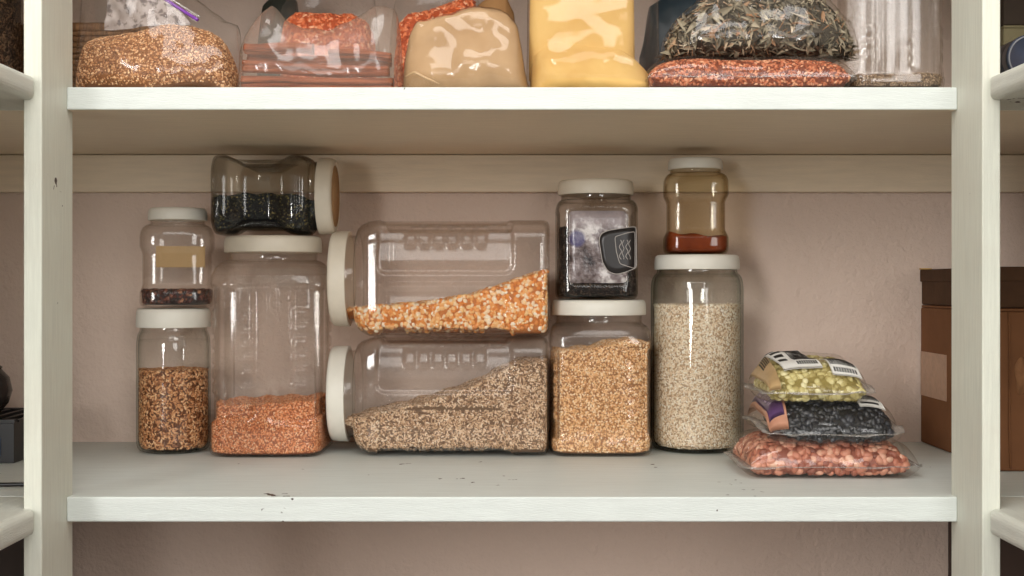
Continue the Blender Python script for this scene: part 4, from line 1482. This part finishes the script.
pot = thing('round_pot', 'round dark pot standing on the black plastic crate', 'pot', (wx(-14, 1.60), 1.600, S1 + EPS + 0.0512))
POTM = mat_plain('dark_pot_glaze', srgb(50, 44, 42), 0.25, 0.5, var=0.15)
V, F = lathe([(0.012, 0), (0.017, 0.001), (0.026, 0.012), (0.0305, 0.027), (0.027, 0.043), (0.019, 0.052), (0.0175, 0.054), (0.015, 0.054)], 72)
mk('body', V, F, POTM, pot)
V, F = lathe([(0.0185, 0.0545), (0.019, 0.056), (0.012, 0.060), (0.004, 0.062), (0.0045, 0.067), (0.002, 0.069)], 60)
mk('lid', V, F, POTM, pot)
V, F = tube(smooth_line([(-0.80, 1.372, S1 + 0.0028), (-0.62, 1.350, S1 + 0.0028), (-0.53, 1.345, S1 + 0.0028), (-0.47, 1.350, S1 + 0.0028)], 60), 0.0022, 8)
tag(mk('power_cord', V - V.mean(0), F, BLK), 'thin black cord lying on the shelf by the black crate', 'cord').location = V.mean(0)

BROWNJ = dict(prof=round_prof(0.062, 0.150, 0.172, 0.19, 0.05, 0.012))
tb_ = thing('round_jar', 'dark round jar with brown contents at the edge of the photo by the post', 'jar', (-0.600, 1.430, UZ))
jar_glass('jar_body', BROWNJ, GLASS_SMOKE, tb_, 0.0025)
lid('lid', 0.053, 0.178, 0.196, mat_plain('dark_lid', srgb(40, 42, 46), 0.4, 0.4), tb_)
contents('brown_herbs', BROWNJ, tb_, flat_h(UZ + 0.14), mat_grain('brown_herb', [(0, srgb(40, 30, 24)), (0.5, srgb(84, 62, 46)), (1, srgb(130, 102, 76))], 0.7), (0.0030, 0.0012, 0.0008), 'brown dried herbs filling the dark round jar at the photo edge', 'herbs', seed=61, fill=0.1)

tin = thing('round_tin', 'dark blue round tin lying on the side shelf beyond the post', 'tin', (wx(1031, 1.25), 1.252, S2 + 0.0232), (math.radians(90), 0, 0))
TIN = mat_plain('dark_blue_tin', srgb(40, 48, 66), 0.3, 0.5, var=0.25, vscale=70)
V, F = lathe([(0.004, -0.0665), (0.0205, -0.0665), (0.0222, -0.064), (0.0222, -0.003), (0.0212, 0.0)], 72)
mk('body', V, F, TIN, tin)
V, F = lathe([(0.0224, -0.012), (0.0226, -0.001), (0.0222, 0.0014), (0.0200, 0.0016), (0.0192, 0.0004), (0.002, 0.0003)], 72)
mk('lid', V, F, TIN, tin)
V, F = tube(np.stack([0.0206 * np.cos(th), 0.0206 * np.sin(th), np.full_like(th, 0.0018)], -1), 0.0007, 6, True)
mk('rim', V, F, mat_plain('worn_tin_edge', srgb(120, 120, 124), 0.3, 0.5), tin)
ob = carton('olive_box', 'olive beige box standing behind the dark blue tin', wx(1000, 1.55) + 0.004, 0.75, 1.55, 1.66, UZ, wz(25, 1.55), mat_plain('olive_card', srgb(128, 120, 92), 0.7, 0.2, var=0.08), flap=True)
dk = carton('dark_box', 'dark brown box on top of the olive beige box', wx(1000, 1.55) + 0.006, 0.745, 1.555, 1.655, wz(25, 1.55) + 0.0008, wz(25, 1.55) + 0.09, mat_plain('dark_brown_card', srgb(64, 54, 46), 0.7, 0.2, var=0.1))

# tall dark cupboards added to darken the space under the side shelves
def cupboard(name, label, x0, x1, y0, y1, z1, mat, kmat):
    root = thing(name, label, 'cupboard', ((x0 + x1) / 2, (y0 + y1) / 2, 0.0))
    a, b = (x1 - x0) / 2, (y1 - y0) / 2
    from_bm('carcass', box_bm(-a, a, -b, b, 0.0, z1 - 0.022, 0.003, 2), mat, root)
    from_bm('top_board', box_bm(-a - 0.008, a + 0.008, -b - 0.02, b, z1 - 0.0215, z1, 0.003, 2), mat, root)
    for s_ in (-1, 1):
        d = from_bm('door', box_bm(min(s_ * 0.002, s_ * (a - 0.004)), max(s_ * 0.002, s_ * (a - 0.004)), -b - 0.016, -b - 0.0004, 0.03, z1 - 0.03, 0.003, 2), mat, root)
        V, F = lathe([(0.004, 0), (0.005, 0.010), (0.010, 0.016), (0.010, 0.020), (0.004, 0.023)], 32)
        V = np.stack([V[:, 0] + s_ * 0.02, -b - 0.0162 - V[:, 2], V[:, 1] + z1 * 0.55], -1)
        mk('knob', V, [f[:, ::-1] for f in F], kmat, d)
    return root


DARKWOOD = mat_plain('dark_red_wood', srgb(58, 38, 32), 0.5, 0.4, var=0.25, vscale=20)
BLACKM = mat_plain('black_lacquer', srgb(34, 34, 38), 0.45, 0.4, var=0.15, vscale=20)
KNOB = mat_plain('dull_brass', srgb(120, 98, 60), 0.35, 0.6)
cupboard('added_wooden_cupboard', 'added dark red brown wooden cupboard under the shelf that holds the cardboard boxes', 0.575, 0.935, 1.36, 1.73, 1.135, DARKWOOD, KNOB)
cupboard('added_black_cupboard', 'added black cupboard standing under the shelf with the plastic crate and round pot', -0.935, -0.580, 1.36, 1.73, 1.135, BLACKM, KNOB)

# ------------------------------------------------------------------ light and camera
w = bpy.data.worlds.new('world')
scene.world = w
w.use_nodes = True
nt = w.node_tree
bg = nt.nodes['Background']
tc = nt.nodes.new('ShaderNodeTexCoord')
sx = nt.nodes.new('ShaderNodeSeparateXYZ')
rp = nt.nodes.new('ShaderNodeValToRGB')
nt.links.new(tc.outputs['Generated'], sx.inputs[0])
nt.links.new(sx.outputs['Z'], rp.inputs[0])
# the bright upper room behind the camera over a dim floor
els = rp.color_ramp.elements
els.new(0.5)
els.new(0.5)
for e_, (pp_, cc_) in zip(els, [(0.0, (0.16, 0.145, 0.13, 1)), (0.10, (0.34, 0.32, 0.30, 1)), (0.26, (1.0, 0.965, 0.92, 1)), (0.8, (1.0, 0.98, 0.95, 1))]):
    e_.position = pp_
    e_.color = cc_
nt.links.new(rp.outputs[0], bg.inputs[0])
bg.inputs[1].default_value = 0.6


def area(name, loc, target, sx, sy, power, color):
    l = bpy.data.lights.new(name, 'AREA')
    l.shape = 'RECTANGLE'
    l.size, l.size_y = sx, sy
    l.energy = power
    l.color = color
    o = bpy.data.objects.new(name, l)
    COL.objects.link(o)
    o.location = loc
    o.rotation_euler = (Vector(target) - Vector(loc)).to_track_quat('-Z', 'Z').to_euler()
    return o


area('window_daylight', (-2.3, -3.4, 2.15), (-0.1, 1.5, 1.35), 0.75, 2.4, 100, (1.0, 0.985, 0.96))
area('right_fill_light', (1.6, -3.4, 2.3), (-0.1, 1.5, 1.35), 1.2, 2.0, 42, (1.0, 0.985, 0.96))  # no known window: fill added to brighten the left of the bay
area('ceiling_lamp', (-0.10, -1.0, 2.42), (0.0, 1.35, 1.25), 1.9, 0.8, 12, (1.0, 0.975, 0.94))
area('shelf_fill_light', (-0.05, 0.68, 2.44), (0.0, 1.35, 1.2), 0.9, 0.45, 7.6, (1.0, 0.985, 0.96))  # unseen fill added overhead to brighten the shelf top

cam = bpy.data.cameras.new('camera')
cam.sensor_fit = 'HORIZONTAL'
cam.sensor_width = 36.0
cam.lens = 36.0 * F_PX / 1024.0
cam.shift_y = -2.5 / 1024.0
cam.clip_start = 0.02
co = bpy.data.objects.new('camera', cam)
COL.objects.link(co)
co.location = (0, 0, CAMZ)
co.rotation_euler = (math.radians(90), 0, 0)
scene.camera = co

scene.view_settings.view_transform = 'Standard'
scene.view_settings.look = 'None'
scene.view_settings.gamma = 1.0
scene.view_settings.exposure = 0.31
scene.view_settings.use_curve_mapping = False
scene.cycles.transparent_max_bounces = 40
scene.cycles.max_bounces = 10
scene.cycles.use_denoising = True
